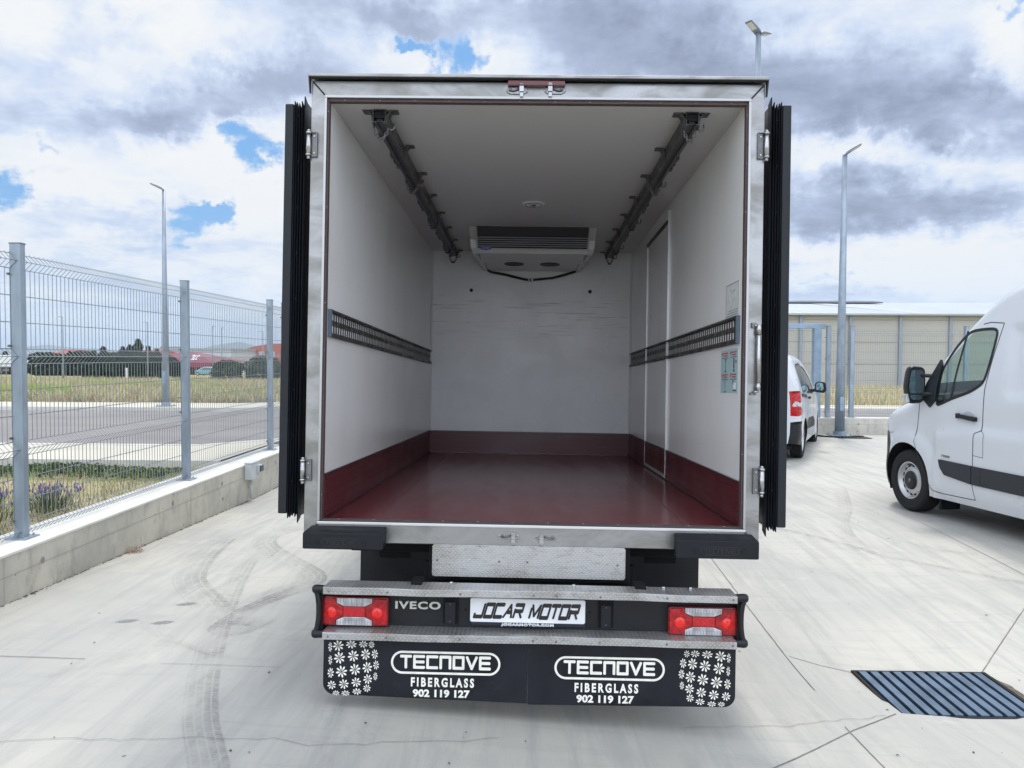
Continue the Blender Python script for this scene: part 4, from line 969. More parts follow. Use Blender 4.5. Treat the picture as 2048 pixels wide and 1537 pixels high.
# wheels
def wheel_mb(c, ax, r=.34, w_=.22, rr=.215, steel=True, tyre_only=False):
    # ax: outward unit vector
    c = Vector(c); ax = Vector(ax)
    t = MB(); h = w_/2
    t.lathe([(rr, h*.8), (rr+.03, h*.98), (r-.035, h), (r-.012, h*.86), (r, h*.6)]+[(r-(.006 if k % 2 else 0), h*.6-k*h*1.2/12) for k in range(1, 12)]+[(r, -h*.6), (r-.012, -h*.86), (r-.035, -h), (rr+.03, -h*.98), (rr, -h*.8)], c, ax, 48)
    m_ = MB(); m_.lathe([(rr+.004, h*.84), (rr-.004, h*.9), (rr-.014, h*.78), (rr-.02, h*.45), (rr-.035, h*.38), (.13, h*.62), (.10, h*.66), (.085, h*.5), (0, h*.5)], c, ax, 40)
    return t, m_
def add_wheel(name, c, ax, root, r, w_, rr, build, cap=True, holes=12, hubmat=None):
    t, m_ = wheel_mb(c, ax, r, w_, rr)
    W_ = build(t, name, M_tyre, root, auto=30)
    q = build(m_, 'rim', M_rim, W_, smooth=True)
    ax = Vector(ax); c = Vector(c); h = w_/2
    if holes:
        hm = MB(); z = Vector((0, 0, 1)); x = z.cross(ax)
        for k in range(holes):
            a = 2*math.pi*k/holes+.13; d_ = x*math.cos(a)+z*math.sin(a); tn = ax.cross(d_); p = c+d_*(rr-.048)+ax*(h*.49)
            hm.add([p+d_*.017*math.cos(t_)+tn*.023*math.sin(t_) for t_ in [2*math.pi*i/10 for i in range(10)]], [tuple(range(10))])
        build(hm, 'rim_hole', M_pit, q)
    if cap:
        cm_ = MB(); cm_.lathe([(.105, h*.55), (.102, h*.74), (.06, h*.82), (0, h*.84)], c, ax, 32); hc = build(cm_, 'hub_cap', M_plastic, q, smooth=True)
        em = MB(); em.tube([c+ax*(h*.86)+(x*math.cos(a)+z*math.sin(a))*.017 for a in [2*math.pi*i/16 for i in range(16)]], .003, 5, closed=True); build(em, 'hub_emblem', M_chrome, hc)
    return W_
def tb(m_, name, mt, parent, **kw): return tp(m_, name, mt, parent, **kw)
iv = TR.transposed()
def gl(x, y): # ground height in truck space under (x, y)
    P = TO+TR @ Vector((x, y, -.8)); return (iv @ (Vector((P.x, P.y, gy(P.x, P.y)))-TO)).z
for sx in (-1, 1):
    for xx in (.80, .60):
        z = gl(sx*xx, 1.25)+.345; add_wheel('rear_wheel', (sx*xx, 1.25, z), (sx, 0, 0), truck, .345, .19, .21, tb, cap=False, holes=0 if xx < .7 else 8)
    z = gl(sx*.8, 4.95)+.345; add_wheel('front_wheel', (sx*.8, 4.95, z), (sx, 0, 0), truck, .345, .2, .21, tb)
# ================================================================== vehicle bodies
def pip(x, y, poly):
    c = False; n = len(poly); j = n-1
    for i in range(n):
        xi, yi = poly[i]; xj, yj = poly[j]
        if (yi > y) != (yj > y) and x < (xj-xi)*(y-yi)/(yj-yi)+xi: c = not c
        j = i
    return c
def smoothpoly(P, n=6, closed=True):
    # Catmull-Rom through the points, for rounded outlines
    out = []; m_ = len(P)
    for i in range(m_ if closed else m_-1):
        p0, p1, p2, p3 = (Vector(P[(i-1) % m_]), Vector(P[i]), Vector(P[(i+1) % m_]), Vector(P[(i+2) % m_]))
        if not closed and i == 0: p0 = p1
        if not closed and i == m_-2: p3 = p2
        for k in range(n):
            t = k/n; out.append(tuple(.5*((2*p1)+(p2-p0)*t+(2*p0-5*p1+4*p2-p3)*t*t+(3*p1-p0-3*p2+p3)*t**3)))
    if not closed: out.append(tuple(P[-1]))
    return out
def roundpoly(P, r, n=4):
    out = []; m_ = len(P)
    for i in range(m_):
        a, b, c = Vector(P[i-1]), Vector(P[i]), Vector(P[(i+1) % m_]); rr = min(r, (a-b).length*.45, (c-b).length*.45)
        p = b+(a-b).normalized()*rr; q = b+(c-b).normalized()*rr
        for k in range(n+1): t = k/n; out.append(tuple(p*(1-t)**2+b*2*t*(1-t)+q*t*t))
    return out
class Body:
    """s runs from the nose to the tail, z is height above the ground"""
    def __init__(b, top, bot, hw, nose, nexp, tail, tum, r=.12, rx=.10, crown=.03, step=.09, extra=None):
        b.tp = smoothpoly(top, 6, False); b.bp = bot; b.hw = hw; b.nose = nose; b.ne = nexp; b.tail = tail; b.tum = tum; b.r = r; b.rx = rx; b.cr = crown; b.step = step
        b.s0 = top[0][0]; b.s1 = top[-1][0]; b.extra = extra
        b.txs = [p[0] for p in b.tp]; b.tzs = [p[1] for p in b.tp]
    def zt(b, s): return float(np.interp(s, b.txs, b.tzs))
    def zb(b, s): return float(np.interp(s, [p[0] for p in b.bp], [p[1] for p in b.bp]))
    def plan(b, s):
        w_ = b.hw; u = (b.s0+b.nose-s)/b.nose
        if u > 0: w_ = w_*max(.0, (1-min(u, 1)**b.ne))**(1/b.ne)
        v = (s-(b.s1-b.tail))/b.tail
        if v > 0: w_ -= b.tail*(1-math.sqrt(max(0, 1-min(v, 1)**2)))
        return max(w_, .02)
    def half(b, s, z):
        z0, z1, ins = b.tum; t = max(0, (z-z0)/(z1-z0)); w_ = b.plan(s)-ins*t**1.5
        zb = b.zb(s); t2 = max(0, (zb+.25-z)/.25); w_ -= .035*t2*t2
        if b.extra: w_ += b.extra(s, z)
        return max(w_, .01)
    def rr(b, s): return min(b.r, (b.zt(s)-b.zb(s))*.4)
    def P(b, s, z, sx, off=0.): return (sx*(b.half(s, z)+off), -s, z)
    def stations(b):
        S = [b.s0+b.nose*(1-math.cos(t))*.6 for t in lin(.02, math.pi/2, 14)]
        S += lin(b.s0+b.nose*.62, b.s1-b.tail, int((b.s1-b.s0)/b.step))[1:]
        S += [b.s1-b.tail+b.tail*math.sin(t) for t in lin(0, math.pi/2, 6)][1:]
        return sorted(set(round(x, 4) for x in S))
    def make(b, arches, regions, cap_regions):
        S = b.stations(); top = [(s, b.zt(s)-b.rr(s)) for s in S]; bot = [(s, b.zb(s)) for s in S]
        outline = bot+top[::-1]
        V = [Vector(p) for p in outline]; n = len(V); Ed = [(i, (i+1) % n) for i in range(n)]
        def addloop(P):
            k = len(V); V.extend(Vector(p) for p in P); m_ = len(P); Ed.extend((k+i, k+(i+1) % m_) for i in range(m_))
        loops = []
        for (cs, cz, cr) in arches:
            P = [(cs+cr*math.cos(2*math.pi*i/40), cz+cr*math.sin(2*math.pi*i/40)) for i in range(40)]
            loops.append(P); addloop(P)
        for nm, P in regions: addloop(P)
        allp = [p for L in loops for p in L]+[p for _, P in regions for p in P]
        A = np.array(allp) if allp else np.zeros((1, 2))
        g = b.step*.8; s = b.s0+.05
        while s < b.s1-.01:
            z = .1
            while z < 3.2:
                if b.zb(s)+.03 < z < b.zt(s)-b.rr(s)-.03:
                    if np.min(np.hypot(A[:, 0]-s, A[:, 1]-z)) > g*.35: V.append(Vector((s, z)))
                z += g
            s += g if s > b.s0+b.nose else g*.5
        vv, ee, ff, *_ = delaunay_2d_cdt(V, Ed, [], 0, 1e-5)
        out = {}
        def acc(nm): return out.setdefault(nm, [[], []])
        for f in ff:
            cx = sum(vv[i].x for i in f)/len(f); cz = sum(vv[i].y for i in f)/len(f)
            if not pip(cx, cz, outline): continue
            if any(pip(cx, cz, L) for L in loops): continue
            nm = 'body'
            for rn, P in regions:
                if pip(cx, cz, P): nm = rn
            for sx in (-1, 1):
                a = acc(nm if nm == 'body' else nm+('@' if sx > 0 else '#'))
                k = len(a[0]); a[0].extend(b.P(vv[i].x, vv[i].y, sx) for i in f); a[1].append(tuple(range(k, k+len(f))) if sx > 0 else tuple(range(k, k+len(f)))[::-1])
        # cap: rounded edge plus crowned top
        NA, NC = 6, 12; rows = []
        for s in S:
            r = b.rr(s); z0 = b.zt(s)-r; w_ = b.half(s, z0); rx = min(b.rx, w_*.6); row = []
            for k in range(NA+1): a = math.pi/2*k/NA; row.append((w_-rx*(1-math.cos(a)), z0+r*math.sin(a)*.985))
            xe = row[-1][0]; ze = row[-1][1]; cr = b.cr*min(1, w_/b.hw)
            for k in range(1, NC+1): x = xe*(1-k/NC); row.append((x, ze+cr*(1-(x/xe)**2) if xe > 0 else ze))
            full = row+[(-p[0], p[1]) for p in row[::-1][1:]]; rows.append([(p[0], -s, p[1]) for p in full])
        for i in range(len(S)-1):
            for k in range(len(rows[0])-1):
                q = [rows[i][k], rows[i][k+1], rows[i+1][k+1], rows[i+1][k]]
                cs = (S[i]+S[i+1])/2; cx = abs(sum(p[0] for p in q)/4); nm = 'body'
                for rn, fn in cap_regions:
                    if fn(cs, cx): nm = rn
                a = acc(nm); kk = len(a[0]); a[0].extend(q); a[1].append((kk, kk+1, kk+2, kk+3))
        # front skin (the blunt nose) and tail
        for s, nm in ((S[0], 'body'), (S[-1], 'tail')):
            sec = [b.P(s, b.zb(s)+(b.zt(s)-b.rr(s)-b.zb(s))*k/8, 1) for k in range(9)]
            r = rows[0] if s == S[0] else rows[-1]
            loop = sec+[p for p in r[1:-1]]+[(-p[0], p[1], p[2]) for p in sec[::-1]]
            a = acc(nm if nm in ('body',) else 'body'); kk = len(a[0]); a[0].extend(loop); a[1].append(tuple(range(kk, kk+len(loop))))
        return out
    def ribbon(b, pts, w_, sx, off=.002, mb_=None):
        mb_ = mb_ or MB(); n = len(pts)
        for i in range(n-1):
            (s0, z0), (s1, z1) = pts[i], pts[i+1]; L = math.hypot(s1-s0, z1-z0)
            if L < 1e-6: continue
            nn = max(1, int(L/.06)); nx, nz = -(z1-z0)/L*w_/2, (s1-s0)/L*w_/2
            for k in range(nn):
                a, c = k/nn, (k+1)/nn; p = (s0+(s1-s0)*a, z0+(z1-z0)*a); q = (s0+(s1-s0)*c, z0+(z1-z0)*c)
                mb_.add([b.P(p[0]+nx, p[1]+nz, sx, off), b.P(q[0]+nx, q[1]+nz, sx, off), b.P(q[0]-nx, q[1]-nz, sx, off), b.P(p[0]-nx, p[1]-nz, sx, off)], [(0, 1, 2, 3)])
        return mb_
    def slab(b, poly, sx, o0, o1, mb_=None):
        """raised piece following the flank"""
        mb_ = mb_ or MB(); V = [Vector(p) for p in poly]; n = len(V); A = np.array(poly)
        s = A[:, 0].min()+.03
        while s < A[:, 0].max():
            z = A[:, 1].min()+.03
            while z < A[:, 1].max():
                if pip(s, z, poly) and np.min(np.hypot(A[:, 0]-s, A[:, 1]-z)) > .03: V.append(Vector((s, z)))
                z += .08
            s += .08
        vv, ee, ff, *_ = delaunay_2d_cdt(V, [(i, (i+1) % n) for i in range(n)], [], 1, 1e-5)
        vs = [b.P(p.x, p.y, sx, o1) for p in vv]+[b.P(p.x, p.y, sx, o0) for p in vv]; m_ = len(vv)
        cnt = {}
        for f in ff:
            for i in range(len(f)): e = (f[i], f[(i+1) % len(f)]); cnt[e] = 1
        fs = [tuple(f) for f in ff]+[tuple(m_+i for i in f)[::-1] for f in ff]
        for (a, c) in cnt:
            if (c, a) not in cnt: fs.append((a, c, m_+c, m_+a))
        mb_.add(vs, fs); return mb_
def put_body(out, names, parent, build):
    res = {}
    for nm, (vs, fs) in sorted(out.items(), key=lambda q: q[0] != 'body'):
        m_ = MB(); m_.add(vs, fs); mt, on = names[nm.rstrip('@#')]
        o = build(m_, on, mt, res.get('body', parent) if nm != 'body' else parent) if False else build(m_, on, mt, res['body'] if 'body' in res else parent)
        bm = bmesh.new(); bm.from_mesh(o.data); bmesh.ops.remove_doubles(bm, verts=bm.verts, dist=.0008); bmesh.ops.recalc_face_normals(bm, faces=bm.faces); bm.to_mesh(o.data); bm.free()
        o.data.polygons.foreach_set('use_smooth', [True]*len(o.data.polygons)); o.data.set_sharp_from_angle(angle=R(38)); res[nm] = o
    return res
def wb(m_, name, mt, parent, **kw): return m_.build(name, mt, parent, **kw)
def arch_liner(b, cs, cz, cr, sx, root, build, name='wheel_arch'):
    m_ = MB(); k = 24; A = [R(-25+230*i/k) for i in range(k+1)]; vs = []
    for t in A:
        s, z = cs+cr*math.cos(t), cz+cr*math.sin(t); x = b.half(s, max(z, b.zb(s)))
        vs += [(sx*(x-.002), -s, z), (sx*(x-.34), -s, z)]
    fs = [(2*i, 2*i+2, 2*i+3, 2*i+1) for i in range(k)]; c0 = len(vs); vs.append((sx*(b.hw-.34), -cs, cz)); fs += [(c0, 2*i+1, 2*i+3) for i in range(k)]
    m_.add(vs, fs); return build(m_, name, M_under, root)

# ------------------------------------------------------------------ white cargo van on the right
VZ = gy(4.3, 8.65)
van = empty('cargo_van', (4.243+math.cos(R(8))*1.035, 8.7+math.sin(R(8))*1.035*-1*-1, VZ), R(8), 'white high roof cargo van with a black rub strip and a large black mirror', 'van')
van.location = Vector((4.243, 8.7, VZ))+Vector((math.cos(R(8)), math.sin(R(8)), 0))*1.0
G0 = 1.71
def Zc(z): return z+G0
top = [(-.86, .82), (-.80, .93), (-.66, 1.04), (-.42, 1.13), (-.15, 1.215), (.10, 1.315), (.30, 1.53), (.55, 1.79), (.80, 2.03), (1.05, 2.24), (1.25, 2.37), (1.5, 2.455), (1.9, 2.49), (3.0, 2.50), (4.6, 2.49), (5.0, 2.47)]
bot = [(-.9, .28), (-.5, .24), (0, .22), (.44, .235), (1.7, .255), (5.1, .27)]
def vex(s, z):
    e = 0
    if z > 1.3 and s > 1.40: e -= .032*max(0, min(1, (s-1.40)/.07, (z-1.33)/.07, (2.03-z)/.07))
    d = math.hypot(s, z-.345)
    if z > .2 and d < .58: e += .022*max(0, 1-((d-.45)/.13)**2) if d > .32 else .0
    # shoulder crease
    zc = 1.0-.12*max(0, (.95-s)/.6)**1.5 if s < .95 else 1.0+.012*(s-.95)
    if s > .45: e += .024*(1/(1+math.exp(max(-30, min(30, -(zc-z)/.014)))))
    return e
B = Body(top, bot, 1.0, .95, 3.1, .10, (1.22, 2.5, .15), r=.15, rx=.13, crown=.045, step=.055, extra=vex)
win = smoothpoly([(.47, 1.238), (.49, 1.40), (.53, 1.60), (.66, 1.79), (.80, 1.93), (.90, 1.985), (1.10, 2.0), (1.215, 1.985), (1.225, 1.90), (1.185, 1.68), (1.13, 1.50), (1.04, 1.425), (.92, 1.37), (.70, 1.30), (.52, 1.232)], 3)
wstr = [(.555, .655), (.60, .56), (.66, .50), (1.05, .47), (5.0, .475), (5.0, .655)]
bump_ = [(-.95, .2), (-.95, .80), (-.80, .86), (-.42, .855), (-.34, .74), (-.38, .40), (-.38, .2)]
hl = smoothpoly([(-.78, .76), (-.74, .86), (-.64, .93), (-.60, .90), (-.64, .80)], 3)
out = B.make([(-.03, .36, .41), (3.68, .345, .43)], [('bumper', bump_), ('headlight', hl), ('window', win)], [('windscreen', lambda s, x: .22 < s < 1.20 and x < B.half(s, B.zt(s)-.15)-.16)])
vn = put_body(out, {'body': (M_white, 'body'), 'bumper': (M_plastic, 'bumper'), 'headlight': (M_clear, 'headlight'), 'window': (M_glass, 'side_window'), 'windscreen': (M_glass, 'windscreen')}, van, wb)
for sx in (-1, 1):
    for cs in (0, 3.68):
        arch_liner(B, cs-.03 if cs == 0 else cs, .36 if cs == 0 else .345, .41 if cs == 0 else .43, sx, van, wb)
        add_wheel('wheel', (sx*.885, -cs, .345), (sx, 0, 0), van, .345, .215, .205, wb, holes=14)
    m_ = B.ribbon(win+[win[0]], .030, sx, .003); wb(m_, 'window_rubber', M_plastic, vn['body'])
    m_ = B.ribbon([(.83, 1.99), (.79, 1.80), (.74, 1.58), (.685, 1.30)], .028, sx, .004); wb(m_, 'quarter_pillar', M_plastic, vn['body'])
    door = [(.155, 1.27), (.19, 1.23), (.16, .95), (.13, .80), (.21, .62), (.33, .42), (.42, .315), (.60, .30), (1.085, .318)]
    rear = [(1.085, .318), (1.055, .44), (1.05, .93), (1.06, .975), (1.145, 1.01), (1.15, 1.41), (1.21, 1.70), (1.295, 2.03), (1.30, 2.05), (1.12, 2.065), (1.03, 2.05)]
    m_ = B.ribbon(door, .008, sx, .0015); B.ribbon(rear, .009, sx, .0015, m_)
    B.ribbon([(1.055, .757), (1.19, .75), (1.185, .93), (1.19, .975), (1.145, 1.01)], .005, sx, .0016, m_)
    B.ribbon([(-.40, .845), (-.30, .86)], .006, sx, .0016, m_)
    wb(m_, 'door_seam', mat('seam_grey', (.03, .033, .038), .6), vn['body'])
    m_ = B.slab(roundpoly([(.556, .656), (.585, .575), (.655, .505), (1.04, .470), (1.047, .470), (1.047, .652)], .02), sx, -.002, .016); B.slab(roundpoly([(1.058, .470), (1.175, .469), (1.175, .650), (1.058, .652)], .006), sx, -.002, .016, m_); B.slab([(1.18, .469), (3.2, .475), (3.2, .655), (1.18, .651)], sx, -.002, .016, m_)
    wb(m_, 'rub_strip', mat('slate_plastic', (.022, .024, .03), .55, spec=.4, var=.15), vn['body'], auto=40)
    m_ = B.slab(roundpoly([(.80, 1.115), (.98, 1.098), (1.07, 1.09), (1.075, 1.135), (.98, 1.14), (.80, 1.15)], .014), sx, -.004, .032); B.slab(roundpoly([(.785, 1.106), (.83, 1.106), (.83, 1.155), (.785, 1.158)], .01), sx, -.004, .022, m_); wb(m_, 'door_handle', M_plastic, vn['body'], auto=40)
    m_ = B.slab(smoothpoly([(.86, 1.14), (.88, 1.165), (.94, 1.185), (1.0, 1.168), (1.02, 1.14)], 3), sx, -.002, .002); wb(m_, 'handle_recess_shade', mat('recess_shade_grey', (.42, .45, .50), .35), vn['body'])  # flat patch on the flank, the hollow's shade put into its grey
    m_ = B.slab([(.372, 1.19), (.25, 1.275), (.30, 1.44), (.49, 1.70), (.525, 1.64), (.478, 1.42), (.462, 1.27)], sx, -.004, .02); wb(m_, 'mirror_triangle', M_plastic, vn['body'], auto=40)
    # mirror on two arms
    def MP(s, z, o): return Vector((sx*(1.0+o), -s, z))
    m_ = MB(); m_.tube([MP(.40, 1.52, -.03), MP(.32, 1.53, .03), MP(.28, 1.53, .08)], .022, 10); m_.tube([MP(.40, 1.335, -.0), MP(.32, 1.33, .04), MP(.28, 1.33, .08)], .022, 10)
    mr_ = wb(m_, 'mirror_arm', M_plastic, van, smooth=True)
    m_ = MB(); P = roundpoly([(.135, 1.23), (.115, 1.40), (.125, 1.62), (.30, 1.635), (.335, 1.40), (.30, 1.22)], .05, 4)
    P = [( -(p[0]-.135)*1.0, p[1]) for p in P]   # across, height
    nP = len(P); vs = []
    for d_, sc in ((0, .95), (.02, 1.), (.07, .97), (.105, .8), (.12, .5)):
        for a, z in P: cxm, czm = -.09, 1.43; vs.append((sx*(1.03-(cxm+(a-cxm)*sc)), -.30+d_, czm+(z-czm)*sc))
    fs = [(i+k*nP, (i+1) % nP+k*nP, (i+1) % nP+(k+1)*nP, i+(k+1)*nP) for k in range(4) for i in range(nP)]; fs += [tuple(range(nP))[::-1], tuple(range(4*nP, 5*nP))]
    m_.add(vs, fs); hs_ = wb(m_, 'mirror_housing', M_plastic, mr_, auto=50)
    m_ = MB(); ov = lambda sc, z0_, z1_: [(sx*(1.03-(-.09+(a+.09)*sc)), -.3025, min(max(1.43+(z-1.43)*sc, z0_), z1_)) for a, z in P]
    q_ = ov(.80, 1.335, 1.7); m_.add(q_, [tuple(range(nP))]); wb(m_, 'mirror_glass', M_mirror, hs_)
    m_ = MB(); q_ = ov(.80, 1.2, 1.32); m_.add(q_, [tuple(range(nP))]); wb(m_, 'wide_angle_glass', M_mirror, hs_)
    m_ = MB(); m_.box(*sorted((sx*1.19, sx*1.232)), -.297, -.22, 1.24, 1.33); wb(m_, 'turn_signal', M_clear, hs_, bevel=.006)
    m_ = MB(); m_.box(*sorted((sx*.70, sx*.93)), -.47, -.44, .10, .40); wb(m_, 'mud_flap', M_black, van, bevel=.01)
m_ = MB()
text_mb(m_, 'F3500', 0, .12, 0, .026, 0, bold=.02, thick=.02); m_.v = [(-(B.half(.6, .69)+.003+.0), -(.60+p[0]), .685+p[2]) for p in m_.v]; wb(m_, 'model_lettering', M_dsteel, vn['body'])
m_ = MB(); m_.box(-.84, .84, -4.9, -.5, .20, .26); m_.box(-.95, .95, -1.5, .15, .5, .55); m_.box(-.9, .9, -1.52, -1.45, .5, 1.75); m_.box(-.86, .86, -.62, -.02, .5, 1.22); m_.box(-.8, .8, -.45, -.1, 1.18, 1.27)
cabi = wb(m_, 'cab_interior', M_seatf, van, bevel=.02)
for x in (-.55, .15, .6):
    m_ = MB(); m_.box(x-.23, x+.23, -1.25, -.8, .72, .88); m_.box(x-.22, x+.22, -1.32, -1.2, .88, 1.42); m_.box(x-.11, x+.11, -1.33, -1.23, 1.43, 1.60); wb(m_, 'seat', M_seatf, van, bevel=.05, bseg=3)
m_ = MB(); m_.tube([(-.52+.19*math.cos(a), -.66-.06*math.sin(a), 1.32+.18*math.sin(a)) for a in [2*math.pi*i/20 for i in range(20)]], .016, 8, closed=True); wb(m_, 'steering_wheel', M_plastic, van, smooth=True)
m_ = MB(); m_.box(-.34, -.26, .861, .87, .50, .61) if False else m_.box(-.26, .26, .862, .872, .42, .53); wb(m_, 'number_plate', M_plate, van)
m_ = MB(); m_.box(-.55, .55, .845, .868, .66, .80); wb(m_, 'front_grille', M_plastic, van, bevel=.01)

mb = MB(); mb.box(-.004, .004, -5.006, -5.0, .35, 2.25); mb.box(-.85, .85, -5.006, -5.0, .34, .348); wb(mb, 'rear_door_seam', MATS['seam_grey'], vn['body'])
for sx in (-1, 1): wb(MB().box(*sorted((sx*.80, sx*.90)), -5.03, -4.995, .75, 1.35), 'tail_light', M_red, vn['body'], bevel=.01)
wb(MB().box(-.85, .85, -5.10, -4.98, .26, .42), 'rear_bumper', M_plastic, van, bevel=.02)
# ------------------------------------------------------------------ small white van by the far fence
SG = gy(4.73, 13.49)
sv = empty('small_van', (4.775-math.cos(R(25))*.90, 13.49+math.sin(R(25))*.90, SG), R(-25), 'small white van with a red tail lamp, half hidden behind an open truck door', 'van')
# s = 0 at the rear axle; nose is at negative s
top = [(-3.40, .66), (-3.34, .78), (-3.15, .90), (-2.75, 1.0), (-2.30, 1.10), (-1.85, 1.33), (-1.35, 1.58), (-.95, 1.72), (-.55, 1.775), (.0, 1.80), (.45, 1.80), (.66, 1.77)]
bot = [(-3.5, .24), (-2.6, .22), (0, .22), (.66, .30)]
def sex(s, z):
    e = 0
    for c in (0, -2.55):
        d = math.hypot(s-c, z-.33)
        if .33 < d < .47: e += .018*max(0, 1-((d-.38)/.09)**2)
    e += .010*(1/(1+math.exp((z-.98)/.02)))
    return e
B2 = Body(top, bot, .90, 1.0, 2.6, .16, (1.02, 1.8, .20), r=.14, rx=.16, crown=.03, step=.08, extra=sex)
w1 = roundpoly([(.33, 1.56), (.26, 1.62), (-.30, 1.64), (-.44, 1.60), (-.50, 1.17), (.02, 1.15), (.14, 1.18), (.26, 1.35)], .05)
w2 = roundpoly([(-.56, 1.60), (-.95, 1.53), (-1.35, 1.36), (-1.72, 1.14), (-1.55, 1.08), (-.60, 1.12)], .05)
bmp = [(.34, .2), (.44, .58), (.36, .66), (.8, .66), (.8, .2)]
tl = roundpoly([(.46, 1.18), (.8, 1.18), (.8, .80), (.62, .76), (.44, .78), (.43, .9)], .02)
cl2 = roundpoly([(-.55, .60), (-.85, .66), (-1.75, .62), (-2.0, .52), (-1.95, .42), (-.50, .46)], .04)
fb = [(-3.6, .2), (-3.6, .58), (-3.05, .60), (-2.98, .2)]
out = B2.make([(0, .33, .37), (-2.55, .33, .37)], [('bumper', bmp), ('front_bumper', fb), ('tail', tl), ('window', w1+[]), ('window2', w2), ('clad', cl2)], [('windscreen', lambda s, x: -2.2 < s < -1.15 and x < B2.half(s, B2.zt(s)-.14)-.16)])
sn = put_body(out, {'body': (M_white, 'body'), 'bumper': (M_plastic, 'rear_bumper'), 'front_bumper': (M_plastic, 'front_bumper'), 'tail': (M_red, 'tail_light'), 'window': (M_dglass, 'side_window'), 'window2': (M_dglass, 'side_window'), 'clad': (M_plastic, 'side_cladding'), 'windscreen': (M_dglass, 'windscreen')}, sv, wb)
for sx in (-1, 1):
    for cs in (0, -2.55):
        arch_liner(B2, cs, .33, .37, sx, sv, wb); add_wheel('wheel', (sx*.80, -cs, .33), (sx, 0, 0), sv, .33, .20, .21, wb, holes=10, cap=False)
    wb(B2.ribbon(w2+[w2[0]], .03, sx, .003), 'window_rubber', M_plastic, sn['body']); m_ = B2.ribbon(w1+[w1[0]], .03, sx, .003); B2.ribbon([(-.12, 1.64), (-.20, 1.16)], .022, sx, .004, m_); wb(m_, 'window_rubber', M_plastic, sn['body'])
    m_ = B2.ribbon([(-.53, 1.66), (-.56, 1.15), (-.54, .62), (-.52, .28)], .008, sx, .002); B2.ribbon([(-1.62, 1.10), (-1.72, .90), (-1.65, .30)], .008, sx, .002, m_); B2.ribbon([(.38, 1.0), (.30, .72)], .006, sx, .002, m_); wb(m_, 'door_seam', MATS['seam_grey'], sn['body'])
    m_ = B2.slab(roundpoly([(.30, 1.085), (-.05, 1.06), (-.38, 1.03), (-.38, 1.09), (.30, 1.135)], .015), sx, -.002, .012); wb(m_, 'sliding_rail', M_plastic, sn['body'])
    m_ = B2.slab(roundpoly([(-.70, 1.00), (-.88, .995), (-.88, 1.04), (-.70, 1.045)], .015), sx, -.002, .035); wb(m_, 'door_handle', M_plastic, sn['body'])
    m_ = B2.slab(roundpoly([(.49, .99), (.64, 1.01), (.66, .93), (.48, .90)], .01), sx, -.004, .012); wb(m_, 'clear_tail_lens', M_clear, sn['tail@' if sx > 0 else 'tail#'])
    m_ = MB(); hx = .92
    m_.tube([(sx*.84, 1.62, 1.12), (sx*.94, 1.62, 1.13)], .035, 8); ma = wb(m_, 'mirror_arm', M_plastic, sv)
    P = roundpoly([(.93, 1.09), (.93, 1.25), (.98, 1.30), (1.13, 1.28), (1.15, 1.12), (1.10, 1.07)], .04, 3); nP = len(P); vs = []
    for y, sc in ((1.57, .95), (1.60, 1.), (1.68, .9), (1.71, .6)): vs += [(sx*(1.04+(a-1.04)*sc), y, 1.18+(z-1.18)*sc) for a, z in P]
    m_ = MB(); m_.add(vs, [(i+k*nP, (i+1) % nP+k*nP, (i+1) % nP+(k+1)*nP, i+(k+1)*nP) for k in range(3) for i in range(nP)]+[tuple(range(nP))[::-1], tuple(range(3*nP, 4*nP))]); mh = wb(m_, 'mirror_housing', M_plastic, ma, auto=50)
    m_ = MB(); m_.add([(sx*(1.025+(a-1.04)*.62), 1.567, 1.195+(z-1.18)*.68) for a, z in P], [tuple(range(nP))]); wb(m_, 'mirror_glass', M_mirror, mh)
m_ = MB(); m_.box(-.55, .55, -.672, -.66, 1.14, 1.62); wb(m_, 'rear_window', M_dglass, sn['body'], bevel=.02)
m_ = MB(); m_.box(-.26, .26, -.672, -.66, .80, .91); wb(m_, 'number_plate', M_plate, sv)
m_ = MB(); m_.box(-.75, .75, -.6, 3.2, .2, .26); wb(m_, 'underbody', M_under, sv)

# ------------------------------------------------------------------ truck cab, in the truck's own space
ctop = [(-.62, .62), (-.56, .86), (-.40, 1.06), (-.10, 1.18), (.15, 1.34), (.45, 1.80), (.72, 2.12), (.95, 2.24), (1.25, 2.27), (1.40, 2.26)]
B3 = Body(ctop, [(-.7, .34), (1.5, .42)], .98, .9, 2.6, .06, (1.2, 2.3, .16), r=.12, rx=.1, crown=.04, step=.11)
cw = roundpoly([(.25, 1.30), (.42, 1.62), (.66, 1.96), (.80, 2.02), (1.05, 2.02), (1.05, 1.30)], .05)
out = B3.make([(.59, .36, .40)], [('window', cw)], [('windscreen', lambda s, x: .2 < s < .85 and x < .72)])
cz0 = gl(0, 4.95)
MC = Matrix.Translation((0, 5.54, cz0))
def cbuild(m_, name, mt, parent, **kw):
    m_.v = [tuple(MC @ Vector(p)) for p in m_.v]; return tp(m_, name, mt, parent, **kw)
put_body(out, {'body': (M_white, 'cab'), 'window': (M_dglass, 'cab_window'), 'windscreen': (M_dglass, 'cab_windscreen')}, truck, cbuild)
